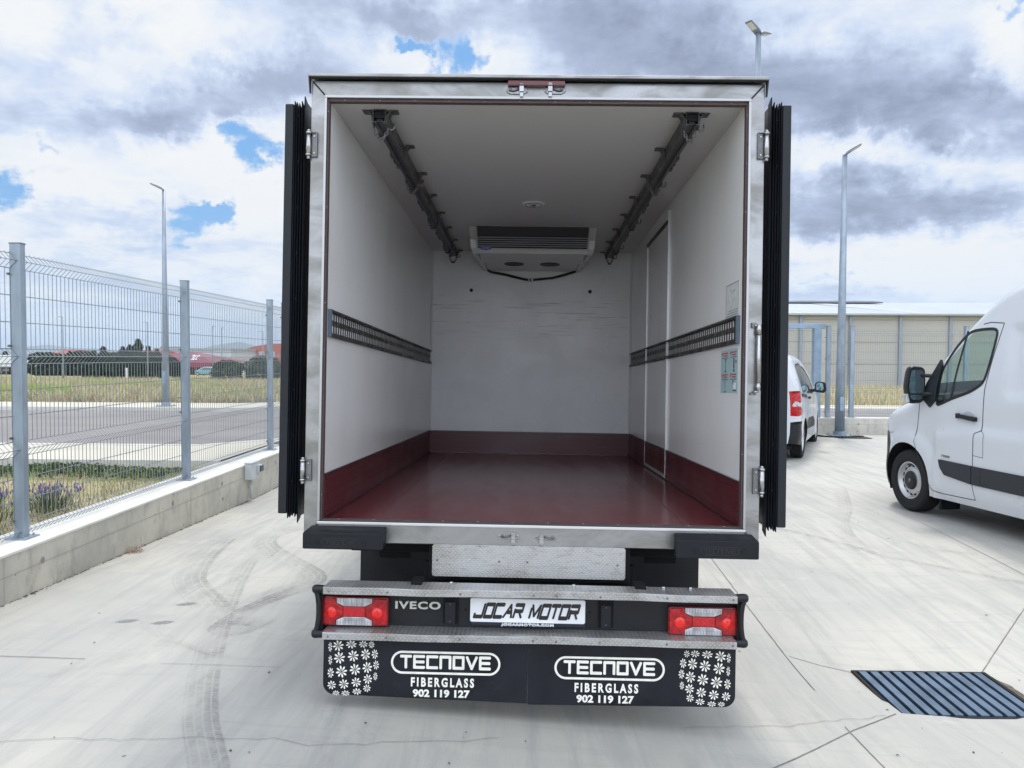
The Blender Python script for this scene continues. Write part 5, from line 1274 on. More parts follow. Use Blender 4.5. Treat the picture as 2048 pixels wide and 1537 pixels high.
# ================================================================== left fence on its low wall
def wall_prism(name, A, Bp, th, top, label, cat='wall', ext=.5, side=1, group=None):
    """straight low wall from A to B, inner face on the line; top is absolute"""
    a = Vector((*A, 0)); b = Vector((*Bp, 0)); L = (b-a).length; d_ = (b-a)/L; pr = Vector((-d_.y, d_.x, 0))*side
    rt = empty(name, (a.x, a.y, top-.4), 0, label, cat, group)
    mb = MB(); nn = max(2, int(L/.6)); o = Vector((a.x, a.y, top-.4))
    rows = []
    for k in range(nn+1):
        p = a+d_*(L*k/nn); q = p+pr*th; zb = min(gy(p.x, p.y), top-.1)-.25
        rows.append([(p.x, p.y, zb), (p.x, p.y, top-.004), (q.x, q.y, top-.004), (q.x, q.y, min(zb, top-.5))])
    for r_ in rows: mb.v += r_
    for k in range(nn):
        for j in range(4): mb.f.append((k*4+j, k*4+(j+1) % 4, (k+1)*4+(j+1) % 4, (k+1)*4+j)); mb.mi.append(0)
    mb.f += [(0, 1, 2, 3), tuple(nn*4+k for k in (3, 2, 1, 0))]; mb.mi += [0, 0]
    body = mb.build('wall_body', M_wall, rt, off=tuple(o))
    mb = MB(); p0 = a-d_*.0; c = [a+pr*-.003, b+pr*-.003, b+pr*(th+.003), a+pr*(th+.003)]
    mb.add([(p.x, p.y, top-.02) for p in c]+[(p.x, p.y, top) for p in c], [(3, 2, 1, 0), (4, 5, 6, 7), (0, 1, 5, 4), (1, 2, 6, 5), (2, 3, 7, 6), (3, 0, 4, 7)])
    mb.build('wall_top', M_walltop, rt, off=tuple(o), bevel=.004)
    # shutter joint, tie holes and vertical joints on the inner face
    mb = MB(); z = top-.145; e = pr*-.0025
    p, q = a+e, b+e
    mb.add([(p.x, p.y, z), (q.x, q.y, z), (q.x, q.y, z+.0035), (p.x, p.y, z+.0035)], [(0, 1, 2, 3)])
    t = .9
    while t < L-.3:
        p = a+d_*t+e; q = p+d_*.004; zb = gy(p.x, p.y); mb.add([(p.x, p.y, zb), (q.x, q.y, zb), (q.x, q.y, top-.03), (p.x, p.y, top-.03)], [(0, 1, 2, 3)]); t += 2.62
    mb.build('form_joint', mat('joint_grey', (.30, .29, .26), .9), body, off=tuple(o))
    mb = MB(); t = .35
    while t < L-.1:
        p = a+d_*t+pr*-.0015; mb.lathe([(0, .0012), (.016, .0012), (.021, .0005), (.023, 0)], (p.x, p.y, top-.10-.05*random.random()), tuple(-pr), 14)
        if random.random() < .3: p2 = p+d_*.02; mb.lathe([(0, .0012), (.015, .0012), (.02, 0)], (p2.x, p2.y, top-.26-.04*random.random()), tuple(-pr), 12)
        t += .8+random.random()*1.1
    mb.build('tie_hole', mat('tie_hole_grey', (.25, .245, .225), .9), body, off=tuple(o))
    return rt
FT = -1.237+ZO; RT_ = -1.26+ZO
wall_prism('low_wall', (-3.25, -1.5), (-3.25, 10.75), .38, FT, 'long low cast concrete wall with tie holes, under the fence beside the planting strip')
def fence(name, posts, base, H, label, dirv, offn, skip_first_post=False, zbases=None, wire=.0028, pitch=.05, post_w=.075, post_d=.055, tilt=0.):
    a = Vector((*posts[0], base)); rt = empty(name, tuple(a), 0, label, 'fence')
    d_ = Vector((posts[1][0]-posts[0][0], posts[1][1]-posts[0][1], 0)).normalized(); pr = Vector((-d_.y, d_.x, 0))*offn
    zf = [.045, .60, 1.23, 1.87] if H > 1.9 else [.045, .6, 1.2]
    for i, p in enumerate(posts):
        c = Vector((*p, base)); X = d_*post_d/2; Y = pr*post_w/2; mb = MB()
        c2 = [c-X-Y, c+X-Y, c+X+Y, c-X+Y]; mb.add([tuple(q) for q in c2]+[tuple(q+Vector((0, 0, H))) for q in c2], [(3, 2, 1, 0), (4, 5, 6, 7), (0, 1, 5, 4), (1, 2, 6, 5), (2, 3, 7, 6), (3, 0, 4, 7)])
        po = mb.build('post', M_galv, rt, off=tuple(a), bevel=.005)
        mb = MB(); X = d_*.075; Y = pr*.075; c2 = [c-X-Y, c+X-Y, c+X+Y, c-X+Y]; mb.add([tuple(q+Vector((0, 0, .001))) for q in c2]+[tuple(q+Vector((0, 0, .009))) for q in c2], [(3, 2, 1, 0), (4, 5, 6, 7), (0, 1, 5, 4), (1, 2, 6, 5), (2, 3, 7, 6), (3, 0, 4, 7)])
        for s_ in (-1, 1): q = c+X*s_*.72-Y*.6; mb.tube([q+Vector((0, 0, .009)), q+Vector((0, 0, .024))], .006, 6)
        mb.build('base_plate', M_galv, po, off=tuple(a))
        mb = MB(); X = d_*(post_d/2+.002); Y = pr*(post_w/2+.002); c3 = c+Vector((0, 0, H-.004)); c2 = [c3-X-Y, c3+X-Y, c3+X+Y, c3-X+Y]
        mb.add([tuple(q) for q in c2]+[tuple(q+Vector((0, 0, .008))) for q in c2], [(3, 2, 1, 0), (4, 5, 6, 7), (0, 1, 5, 4), (1, 2, 6, 5), (2, 3, 7, 6), (3, 0, 4, 7)]); mb.build('post_cap', M_dsteel, po, off=tuple(a))
        mb = MB()
        for z in (.12, .68, 1.30, 1.78):
            q = c-d_*0+pr*(post_w/2-.0)+Vector((0, 0, z)); 
            for s_ in (-1, 1): mb.tube([q+d_*s_*(post_d/2), q+d_*s_*(post_d/2+.02)+Vector((0, 0, .0))], .009, 6)
        mb.build('clamp', M_dsteel, po, off=tuple(a))
    def prof(z):
        for f in zf:
            t = abs(z-f-.0)
            if t < .05: return .05*(1-t/.05)
        return 0
    tops = H-.055
    zs = [.012]
    for f in zf: zs += [f-.05, f, f+.05]
    zs = sorted(z for z in zs if z > 0.005)+[tops]
    hor = []
    for k, f in enumerate(zf):
        hor += [f-.05, f+.0, f+.05] if f > .06 else [f, f+.05]
        if k < len(zf)-1: g0, g1 = f+.05, zf[k+1]-.05; hor += [g0+(g1-g0)/3, g0+2*(g1-g0)/3]
    for i in range(len(posts)-1):
        p = Vector((*posts[i], base)); q = Vector((*posts[i+1], base)); L = (q-p).length; n = int(round((L-.06)/pitch)); mb = MB(); back = pr*(post_w/2-.004)
        for k in range(n+1):
            c = p+d_*(.03+(L-.06)*k/n)+back; mb.tube([c+Vector((0, 0, z))+pr*-prof(z) for z in zs], wire, 4)
        for z in hor: e = pr*-(prof(z)-.004); mb.tube([p+d_*.01+back+e+Vector((0, 0, z)), q-d_*.01+back+e+Vector((0, 0, z))], wire*1.05, 4)
        mb.build('mesh_panel', M_wire, rt, off=tuple(a))
    return rt
fence('wire_fence', [(-3.44, 2.6), (-3.44, 5.1), (-3.44, 7.6), (-3.44, 10.1), (-3.44, 10.7)], FT, 1.985, 'tall galvanised wire mesh fence with folded bends beside the street, on the nearer low wall', None, 1)
# socket box on the wall
sb = empty('socket_box', (-3.25, 8.80, -1.60+ZO), 0, 'small pale grey electrical box with a dark socket and conduit, fixed to the low wall', 'electrical box')
def rel(mb_, name, mt, par, **k): return mb_.build(name, mt, par, **k)
bxm = mat('box_grey', (.52, .55, .56), .45)
bx = rel(MB().box(.001, .085, -.15, .13, .19, .375), 'box_body', bxm, sb, bevel=.008)
rel(MB().box(.001, .09, -.155, .135, .376, .39), 'box_lid', bxm, bx, bevel=.003)
mb = MB(); mb.box(.085, .115, .02, .12, .25, .34); so_ = rel(mb, 'socket', bxm, bx, bevel=.005)
rel(MB().box(.115, .13, .03, .125, .262, .332), 'socket_cover', mat('socket_slate', (.06, .08, .10), .4), so_, bevel=.004)
mb = MB(); mb.tube([(.03, -.02, .19), (.03, -.02, -.04)], .014, 10); rel(mb, 'conduit', bxm, sb, smooth=True)

wall_prism('corner_wall', (-3.25, 10.76), (4.4, 17.1), .38, RT_, 'slanting low concrete wall closing the yard corner behind the truck')
# ================================================================== right fence, gate, wall
RT = -1.29+ZO
wall_prism('yard_end_wall', (30, 17.1), (4.4, 17.1), .3, RT, 'low concrete wall at the far end of the yard behind the vans', side=-1)
fence('end_fence', [(6.62, 17.26), (7.14, 17.26), (9.64, 17.26), (12.14, 17.26), (14.64, 17.26), (17.14, 17.26)], RT, 2.03, 'wire mesh fence on the far yard wall in front of the beige warehouse', None, 1, post_w=.09, post_d=.085)
gt = empty('gate_frame', (6.35, 17.22, RT-.4), 0, 'blue grey steel gate frame with a box beam beside the tall lamp post', 'gate')
def gb(x0, x1, y0, y1, z0, z1): return MB().box(x0, x1, y0, y1, z0, z1)
gb(-.08, .08, -.08, .08, -.05, 2.40).build('gate_post', M_galvb, gt, bevel=.008)
gb(-2.6, .17, -.07, .07, 2.37, 2.475).build('gate_beam', M_galvb, gt, bevel=.006)
gb(-2.6, -2.45, -.08, .08, -.05, 2.37).build('gate_post', M_galvb, gt, bevel=.008)
mb = MB()
for k in range(48): x = -2.4+k*.05; mb.tube([(x, .05, .45), (x, .05, 2.33)], .0028, 4)
for k in range(9): z = .45+k*.235; mb.tube([(-2.4, .053, z), (-.08, .053, z)], .003, 4)
mb.build('gate_mesh', M_wire, gt)
# sleeper-like kerb blocks behind: drain cover and cable near the pole
dr = empty('drain_cover', (6.85, 16.55, gy(6.85, 16.55)), 0, 'small dark drain grid in the slab near the far lamp post', 'drain')
mb = MB()
for k in range(9): mb.box(-.33+k*.075, -.29+k*.075, -.28, .28, .004, .012)
mb.build('bars', M_dsteel, dr); MB().box(-.345, .345, -.30, .30, .001, .003).build('pit', M_pit, dr)
mb = MB(); pts = [(4.9, 16.6), (5.4, 16.45), (5.9, 16.75), (6.3, 16.45), (6.7, 16.35), (7.1, 16.5)]
mb.tube([(x, y, gy(x, y)+.02) for x, y in smoothpoly(pts, 6, False)], .018, 6); tag(mb.build('cable', M_black, smooth=True), 'black cable lying on the slab by the foot of the far lamp post', 'cable')

# ================================================================== street lamps
def lamp_post(x, y, zb, H, r0, r1, label, heads, group='street lamps', sc=.6):
    rt = empty('street_lamp', (x, y, zb), 0, label, 'street lamp', group); mb = MB()
    mb.tube([(0, 0, 0), (0, 0, H*.5), (0, 0, H)], r0, 14, r2=r1); po = mb.build('pole', M_galv, rt, smooth=True)
    mb = MB(); mb.box(-r0*2.0, r0*2.0, -r0*2.0, r0*2.0, .002, .02); mb.tube([(0, 0, .02), (0, 0, .10)], r0*1.25, 14)
    for a in (-1, 1):
        for b in (-1, 1): mb.tube([(a*r0*1.6, b*r0*1.6, .02), (a*r0*1.6, b*r0*1.6, .05)], .012, 6)
    mb.build('pole_base', M_galv, po)
    mb = MB(); mb.box(-.04, .04, -r0*1.0-.004, -r0*.8, .55, .85); mb.build('access_door', M_galvb, po)
    for hx, hy, tilt in heads:
        d_ = Vector((hx, hy, 0)).normalized(); yaw = math.atan2(d_.y, d_.x); M_h = Matrix.Translation((0, 0, H)) @ Matrix.Rotation(yaw, 4, 'Z') @ Matrix.Rotation(-R(tilt), 4, 'Y') @ Matrix.Scale(sc, 4)
        mb = MB(M_h); mb.prism([(-.06, -.02), (.10, .045), (.30, .05), (.60, .03), (.62, .0), (.10, -.022)], -.13, .13, 'y'); 
        hd = mb.build('lamp_head', mat('lamp_grey', (.20, .23, .26), .5, .3), rt, bevel=.012)
        mb = MB(M_h); mb.box(.22, .55, -.10, .10, -.020, -.008); mb.build('lamp_glass', mat('lamp_glass', (.62, .60, .50), .25), hd)
        mb = MB(M_h); mb.tube([(-.02, 0, -.09), (-.02, 0, .0)], .045, 12); mb.build('lamp_socket', M_galv, hd, smooth=True)
lamp_post(6.70, 16.75, gy(6.7, 16.75), 6.02, .105, .05, 'tall galvanised lamp post with one flat head standing by the far yard wall', [(1, -.35, 30)])
lamp_post(3.14, 10.9, gy(3.14, 10.9), 6.22, .10, .036, 'lamp post behind the truck, its twin heads just above the box roof', [(-1, -.75, 24), (1, .9, 10)], sc=.42)
lamp_post(-8.72, 18.2, gout(-8.7, 18.2)+.1, 5.15, .085, .035, 'lamp post on the pavement across the street, behind the wire fence', [(-1, -.3, 22)], sc=.52)
for i, (x, y, H, lb, hd) in enumerate(((-40, 65, 5.4, 'thin far lamp post standing before the dark hedge, nearest of the far ones', (-1, 0, 4)), (-37.7, 75, 5.6, 'thin far lamp post beside the tall conifer', (-1, 0, 4)), (-35.4, 85, 5.8, 'thin far lamp post right of the middle fence post', (1, 0, 4)), (-38.4, 95, 6.2, 'farthest thin lamp post near the blue hill', (1, 0, 4)), (-28.0, 80, 5.0, 'thin far lamp post in front of the orange building', (-1, 0, 4)))):
    lamp_post(x, y, gout(x, y), H, .08, .05, lb, [hd], 'far street lamps')

# ================================================================== warehouse
def wh():
    x0, x1, y0, y1 = 10., 70., 60., 92.; zb = -2.3+ZO; ze = 3.49+ZO; zr = 5.55+ZO
    rt = empty('warehouse', (20, 60, zb), 0, 'long beige warehouse with blue columns and a low white metal roof', 'building'); off = (20, 60, zb)
    MB().box(x0, x1, y0, y1, zb, ze).build('wall', mat('beige_precast', (.41, .395, .36), .85, var=.05, vscale=.3, bump=.1, bscale=5), rt, off=off)
    mb = MB()
    for z in (3.05, 1.35, -.35): mb.box(x0, x1, y0-.02, y0-.001, z+ZO-.02, z+ZO+.02)
    mb.build('panel_joint', mat('joint_beige', (.27, .25, .22), .9), rt, off=off)
    for k in range(-2, 12): MB().box(20.85+k*3.80-.11, 20.85+k*3.80+.11, y0-.16, y0-.021, zb, ze-.02).build('column', mat('column_blue', (.25, .29, .35), .6, var=.05), rt, off=off)
    mb = MB(); mb.add([(x0-.3, y0-.4, ze), (x1+.3, y0-.4, ze), (x1+.3, 76, zr), (x0-.3, 76, zr), (x0-.3, y1+.4, ze), (x1+.3, y1+.4, ze)], [(0, 1, 2, 3), (3, 2, 5, 4), (0, 3, 4), (1, 5, 2)])
    rf = mb.build('roof', mat('white_sheet_roof', (.40, .44, .48), .45, .1, var=.04, vscale=.2), rt, off=off)
    mb = MB(); mb.box(x0-.3, x1+.3, y0-.52, y0-.401, ze-.10, ze+.03); mb.build('gutter', mat('gutter_grey', (.36, .38, .40), .5, .3), rf, off=off)
    mb = MB()
    for k in range(60): x = x0+.5+k*1.0; mb.add([(x, y0-.4, ze+.012), (x+.06, y0-.4, ze+.012), (x+.06, 76, zr+.012), (x, 76, zr+.012)], [(0, 1, 2, 3)])
    mb.build('roof_rib', mat('rib_grey', (.45, .49, .53), .5), rf, off=off)
    mb = MB(); mb.add([(x0, 73.5, zr-.12), (33.2, 73.5, zr-.12), (33.2, 75.8, zr+.16), (x0, 75.8, zr+.16)], [(0, 1, 2, 3)])
    mb.box(x0, 33.2, 73.45, 73.5, zr-.22, zr-.12); mb.build('solar_panels', M_dglass, rf, off=off)
    mb = MB(); mb.add([(30, y0-.3, ze+.02), (32.2, y0-.3, ze+.02), (27.5, 75.9, zr+.02), (25.8, 75.9, zr+.02)], [(0, 1, 2, 3)]); mb.build('translucent_strip', mat('strip_grey', (.40, .43, .46), .5), rf, off=off)
wh()

# ================================================================== buildings beyond the field, left
def at(px, Z): # x of a pixel column at distance Z, for laying out far things
    return (px-1060)/1538*Z*1.0-.0*Z
def zpx(py, px, Z): return (712+(px-100)*.005-py)/1538*Z+ZO
def gz(x, y): return gout(x, y)
def bld(name, label, px0, px1, Z, ytop, depth, wallm, extra=None, roofm=None, hip=0, ridge=None):
    x0, x1 = at(px0, Z), at(px1, Z); zb = gz(0, Z)-.3; zt_ = zpx(ytop, (px0+px1)/2, Z); off = ((x0+x1)/2, Z, zb); rt = empty(name, off, 0, label, 'building')
    MB().box(x0, x1, Z, Z+depth, zb, zt_).build('wall', wallm, rt, off=off)
    if extra: extra(rt, x0, x1, Z, zb, zt_, off)
    return rt
mag = mat('magenta_sheet', (.22, .030, .055), .5, var=.08, vscale=.3); org = mat('orange_sheet', (.42, .085, .04), .55, var=.06, vscale=.3); wsheet = mat('pale_sheet', (.50, .52, .55), .5, var=.06, vscale=.3); gsh = mat('grey_sheet', (.30, .32, .35), .5, var=.08)
wdark = mat('shop_front', (.055, .05, .05), .6, var=.3, vscale=.4)
def ex_mag(rt, x0, x1, Z, zb, zt_, off):
    zr = zpx(704, 350, Z); xm0, xm1 = at(335, Z), at(362, Z); mb = MB(); ze = zpx(726, 350, Z); xl, xr = at(272, Z), at(432, Z); ya, yb = Z-3, Z+18
    mb.add([(xl, ya, ze), (xr, ya, ze), (xm1, Z+5, zr), (xm0, Z+5, zr), (xl, yb, ze), (xr, yb, ze)], [(0, 1, 2, 3), (1, 5, 2), (0, 3, 4), (3, 2, 5, 4), (0, 4, 5, 1)])
    rf = mb.build('roof', mag, rt, off=off)
    mb = MB(); mb.box(xl+.2, xr-.2, ya-.04, ya+.02, ze-.9, ze); mb.build('fascia', mag, rf, off=off)
    mb = MB(); text_mb(mb, 'TRUC', at(383, Z), at(398, Z), ze+.5, ze+1.5, Z-2.9, bold=.03); mb.v = [(p[0], p[1]+(p[2]-ze)*1.9-.6, p[2]) for p in mb.v]; mb.build('roof_lettering', M_plate, rf, off=off)
    for k in range(7): x = xl+1+(xr-xl-2)*k/6; MB().box(x-.12, x+.12, ya, ya+.25, zb, ze-.9).build('canopy_post', mag, rt, off=off)
    for k in range(5): x = x0+1.2+(x1-x0-2.4)*k/4; MB().box(x-.9, x+.9, Z-.05, Z-.001, zb+.9, zb+2.4).build('window', M_dglass, rt, off=off)
bld('canopy_building', 'low building with a dark magenta hipped roof and canopy beyond the field', 285, 425, 150, 727, 14, wdark, ex_mag)
def ex_wh(rt, x0, x1, Z, zb, zt_, off):
    MB().box(x0-.2, x1+.2, Z-.3, Z+20.3, zt_+.01, zt_+.5).build('parapet', mat('parapet_grey', (.34, .35, .37), .6), rt, off=off)
    for k in range(9): x = x0+(x1-x0)*k/8; MB().box(x-.08, x+.08, Z-.09, Z-.001, zb, zt_).build('wall_rib', mat('parapet_grey'), rt, off=off)
    mb = MB(); z = zpx(694, 330, Z); xa, xb = at(302, Z), at(360, Z); mb.box(xa, xb, Z+3, Z+3.3, z-.25, z); mb.box(xa, xb, Z+3, Z+3.3, z-1.1, z-.9)
    for k in range(14): x = xa+(xb-xa)*k/13; mb.box(x-.06, x+.06, Z+3.05, Z+3.2, zt_+.4, z)
    mb.build('roof_gantry', M_dsteel, rt, off=off)
bld('pale_hall', 'long pale grey industrial hall with a roof gantry behind the magenta roof', 300, 458, 200, 701, 20, wsheet, ex_wh)
def ex_or(rt, x0, x1, Z, zb, zt_, off):
    xa, xb = at(495, Z), at(640, Z); n = 14; P = [(xa, zb)]
    for k in range(n+1): t = k/n; x = xa+(xb-xa)*t; P.append((x, zpx(700, 500, Z)+(math.sin(math.pi*min(1, t*1.02+.02))**.7)*1.75))
    P.append((xb, zb)); mb = MB(); mb.prism(P, Z-2, Z+24, 'y'); mb.build('arched_bay', org, rt, off=off)
    for a, b in ((480, 491), (519, 530), (544, 551)): MB().box(at(a, Z), at(b, Z), Z-2.2, Z-2.01, zb, zpx(700 if a < 500 else 704, 500, Z)).build('white_panel', wsheet, rt, off=off)
    for k in range(6): x = at(498+k*10, Z); MB().box(x, x+.12, Z-2.1, Z-2.005, zb, zpx(703, 500, Z)).build('sheet_rib', mat('orange_dark', (.25, .05, .03), .6), rt, off=off)
    MB().box(at(460, Z), at(600, Z), Z-2.12, Z-2.02, zb, zb+2.1).build('plinth', wdark, rt, off=off)
bld('orange_hall', 'orange red sheet metal hall with an arched roof and white panels', 458, 497, 220, 700, 20, org, ex_or)
def ex_red(rt, x0, x1, Z, zb, zt_, off):
    mb = MB(); zr = zt_+.9; mb.add([(x0-.4, Z-.5, zt_), (x1+.4, Z-.5, zt_), (x1+.4, Z+6, zr), (x0-.4, Z+6, zr), (x0-.4, Z+12.5, zt_), (x1+.4, Z+12.5, zt_)], [(0, 1, 2, 3), (3, 2, 5, 4), (0, 3, 4), (1, 5, 2)]); mb.build('roof', mat('red_tiles', (.40, .07, .06), .7, var=.1, vscale=.4), rt, off=off)
    for k in range(4): x = x0+1+(x1-x0-2)*k/3; MB().box(x-.4, x+.4, Z-.05, Z-.001, zb+1.2, zb+2.3).build('window', M_dglass, rt, off=off)
bld('red_roofed_house', 'small house with a red roof showing above the dark hedge near the trailer', 95, 122, 190, 707, 12, wsheet, ex_red)
bld('long_red_roofed_shed', 'long shed with a red roof showing above the hedge beside the tall conifer', 218, 300, 175, 708, 12, wsheet, ex_red)

# ================================================================== trees and shrubs
M_leafd = mat('dark_conifer', (.030, .048, .024), .8, spec=.2, var=.5, vscale=1.2)
M_leafb = mat('grey_green_leaves', (.060, .082, .036), .8, spec=.2, var=.45, vscale=1.5)
M_leafy = mat('yellow_green_leaves', (.07, .09, .03), .8, spec=.2, var=.4, vscale=2)
M_bark = mat('bark', (.07, .05, .035), .9, var=.3, vscale=6)
def foliage(n, sampler, size, jit=.9):
    mb = MB()
    C = np.array([sampler() for _ in range(n)]); A = rng.normal(size=(n, 3)); A /= np.linalg.norm(A, axis=1)[:, None]; Bv = rng.normal(size=(n, 3)); Bv -= (Bv*A).sum(1)[:, None]*A; Bv /= np.linalg.norm(Bv, axis=1)[:, None]
    S = size*(1-jit*.5+jit*rng.rand(n))
    for i in range(n):
        c, a, b, s_ = C[i], A[i]*S[i], Bv[i]*S[i]*.55, S[i]
        k = len(mb.v); mb.v += [tuple(c-a-b*.2), tuple(c+b), tuple(c+a), tuple(c-b*.9)]; mb.f.append((k, k+1, k+2, k+3)); mb.mi.append(0)
    return mb
def tree(name, x, y, H, W, kind, label, leafm, n, size, cat='tree', group=None):
    z0 = gout(x, y)-.02; rt = empty(name, (x, y, z0), 0, label, cat, group); th = .12 if kind != 'bush' else .06
    mb = MB(); mb.tube([(0, 0, 0), (.02*H, 0, H*.4), (0, .01*H, H*.88)], H*.03, 7, r2=H*.006)
    for k in range(6):
        a = k*1.1; z = H*(.15+.1*k); mb.tube([(0, 0, z), (math.cos(a)*W*.3, math.sin(a)*W*.3, z+H*.08)], H*.01, 5, r2=H*.003)
    mb.build('trunk', M_bark, rt, smooth=True)
    lob = [(rng.rand()*2*math.pi, rng.rand(), .18+.22*rng.rand()) for _ in range(12)]
    def samp():
        while True:
            t = rng.rand()
            if kind == 'cone': rad = W/2*(1-t)**.75*(.72+.28*math.sin(t*26+lob[0][0]))*(1 if t > .06 else .5)+.03*W
            elif kind == 'bush': rad = W/2*max(.02, (1-(abs(t-.42)/.6)**2.4))**.5
            else: rad = W/2*max(.02, (1-(abs(t-.5)/.52)**3))**.5
            a = rng.rand()*2*math.pi; f = 1
            for la, lz, lr in lob: 
                dd = math.cos(a-la); f += 1.5*lr*max(0, dd-.5)*max(0, 1-abs(t-lz)/.22)
            r = rad*f*(.45+.6*rng.rand()**.5); return (r*math.cos(a), r*math.sin(a), t*H*.98+.02)
    foliage(n, samp, size).build('crown' if cat == 'tree' else 'foliage', leafm, rt)
    return rt
def band(n0, names, lst, **kw): pass
HG = 'dark conifers in the row beyond the field'
hx = [(-6, 708, 24), (22, 702, 26), (75, 712, 30), (100, 714, 26), (128, 706, 24), (150, 712, 28), (176, 704, 22), (196, 697, 20), (214, 710, 24), (236, 702, 22), (250, 694, 16), (267, 678, 24), (288, 700, 22), (306, 706, 22), (322, 716, 20)]
desc = ['at the far left edge', 'behind the white trailer', 'right of the first fence post', 'left of the first far lamp', 'just right of the first far lamp', 'in the left half of the row', 'with a ragged top in the middle of the row', 'pointed, in the middle of the row', 'right of the pointed one in mid row', 'above the round bushes', 'slim, just left of the tallest', 'tallest with a spire top', 'right of the tallest', 'near the lamp post on the pavement', 'lowest, at the right end of the row']
for (px, py, wpx), ds in zip(hx, desc):
    Z = 107+rng.rand()*5 if px > 60 else 128+rng.rand()*4; x = at(px, Z); H = zpx(py-(0 if px == 267 else rng.rand()*9), px, Z)-gout(x, Z); W = wpx/1538*Z*2.0
    tree('conifer', x, Z, H, W, 'cone' if py < 709 else 'oval', 'dark conifer '+ds+' of trees' if 'row' not in ds else 'dark conifer '+ds, M_leafd, 1900, .20, group=HG)
# clipped dark hedge under them: a thing of its own
z0 = gout(-60, 110); hd = empty('dark_hedge', (-62, 111, z0), 0, 'long dark clipped hedge below the conifers beyond the field', 'hedge')
L0, L1 = at(66, 111), at(330, 111)
foliage(15000, lambda: (rng.rand()*(L1-L0)+L0+62, rng.rand()*1.6-.8, (rng.rand()**.8)*(2.35+.25*math.sin(rng.rand()*9))), .26).build('foliage', M_leafd, hd)
mb = MB()
for k in range(40): mb.tube([(L0+62+(L1-L0)*k/40, 0, 0), (L0+62+(L1-L0)*k/40+.1, 0, 2.2)], .06, 5)
mb.build('stems', M_bark, hd)
bs = [(178, 726, 40, 'round dark bush nearest to the white trailer'), (222, 728, 36, 'low bush beside the white marker post, on its trailer side'), (270, 724, 40, 'broad bush under the tallest conifer'), (300, 727, 34, 'bush just behind the lamp post on the far pavement'), (352, 730, 22, 'small bush beside the pale blue parked car'), (449, 722, 54, 'large round bush between the parked car and the orange hall'), (524, 712, 62, 'largest round bush in front of the orange hall'), (498, 738, 16, 'small shrub between the two large bushes')]
for px, py, wpx, lb in bs:
    Z = 73 if px > 400 else 76; x = at(px, Z); H = zpx(py, px, Z)-gout(x, Z); tree('round_bush', x, Z, H, wpx/1538*Z*1.02, 'bush', lb, M_leafb if px > 400 else M_leafd, 2600, .15, cat='bush', group='round bushes on the field')
# white marker post
x = at(243, 74); z0 = gout(x, 74); mk = empty('marker_post', (x, 74, z0), 0, 'short white banded marker post between two bushes on the field', 'post')
mb = MB(); mb.lathe([(0, .0), (.13, 0), (.13, .3), (.10, .33), (.13, .36), (.13, .7), (.10, .73), (.13, .76), (.13, 1.08), (.0, 1.12)], (0, 0, 0), (0, 0, 1), 14); mb.build('post_body', M_panel, mk, smooth=False)
# white articulated trailer
xa, xb = at(-60, 121), at(65, 121); zb = gout(-80, 121); tl_ = empty('white_trailer', (xa, 121, zb), 0, 'white lorry trailer parked far off beyond the field, before the dark hedge', 'trailer')
Lx = xb-xa; zt_ = zpx(711, 30, 121)-zb
tb_ = MB().box(0, Lx, 0, 2.5, 1.15, zt_).build('box_body', M_panel, tl_, bevel=.03)
MB().box(.0, Lx, -.03, -.005, 1.15, 1.32).build('side_rail', M_dsteel, tb_); MB().box(.3, Lx-.3, .3, 2.2, .8, 1.14).build('chassis', M_under, tl_)
MB().box(Lx-3.2, Lx-2.2, -.03, -.005, 2.5, 3.1).build('side_mark', M_badge, tb_)
for k in range(4):
    for y in (.15, 2.2):
        mb = MB(); mb.lathe([(0, .14), (.25, .13), (.45, .14), (.5, .1), (.5, -.1), (.45, -.14), (0, -.14)], (Lx-(1.2, 2.5, 3.8, 8.5)[k], y, .5), (0, -1, 0), 20); mb.build('wheel', M_tyre, tl_)
for k in range(6): MB().box(1+k*1.4, 2.1+k*1.4, -.02, .02, .55, 1.0).build('side_guard', M_dsteel, tl_)
# small far car
cxx = at(384, 130); cz_ = gout(cxx, 130); car = empty('parked_car', (cxx+.9, 130, cz_), R(80), 'small pale blue hatchback parked in front of the magenta canopy', 'car')
ct = [(-.75, .55), (-.70, .70), (-.45, .88), (.10, 1.0), (.55, 1.30), (1.0, 1.46), (1.8, 1.48), (2.6, 1.38), (3.05, 1.05), (3.15, .80)]
B4 = Body(ct, [(-.8, .25), (3.2, .25)], .85, .7, 2.5, .2, (.95, 1.5, .2), r=.12, rx=.12, step=.16)
out = B4.make([(0, .3, .34), (2.45, .3, .34)], [('window', roundpoly([(.50, .98), (.95, 1.32), (1.9, 1.35), (2.6, 1.22), (2.7, .98)], .05))], [('windscreen', lambda s, x: .15 < s < .85 and x < .6)])
put_body(out, {'body': (mat('pale_blue_paint', (.22, .42, .48), .3, coat=.6), 'body'), 'window': (M_dglass, 'side_window'), 'windscreen': (M_dglass, 'windscreen')}, car, wb)
for sx in (-1, 1):
    for cs in (0, 2.45): add_wheel('wheel', (sx*.75, -cs, .3), (sx, 0, 0), car, .3, .18, .19, wb, holes=0, cap=False)

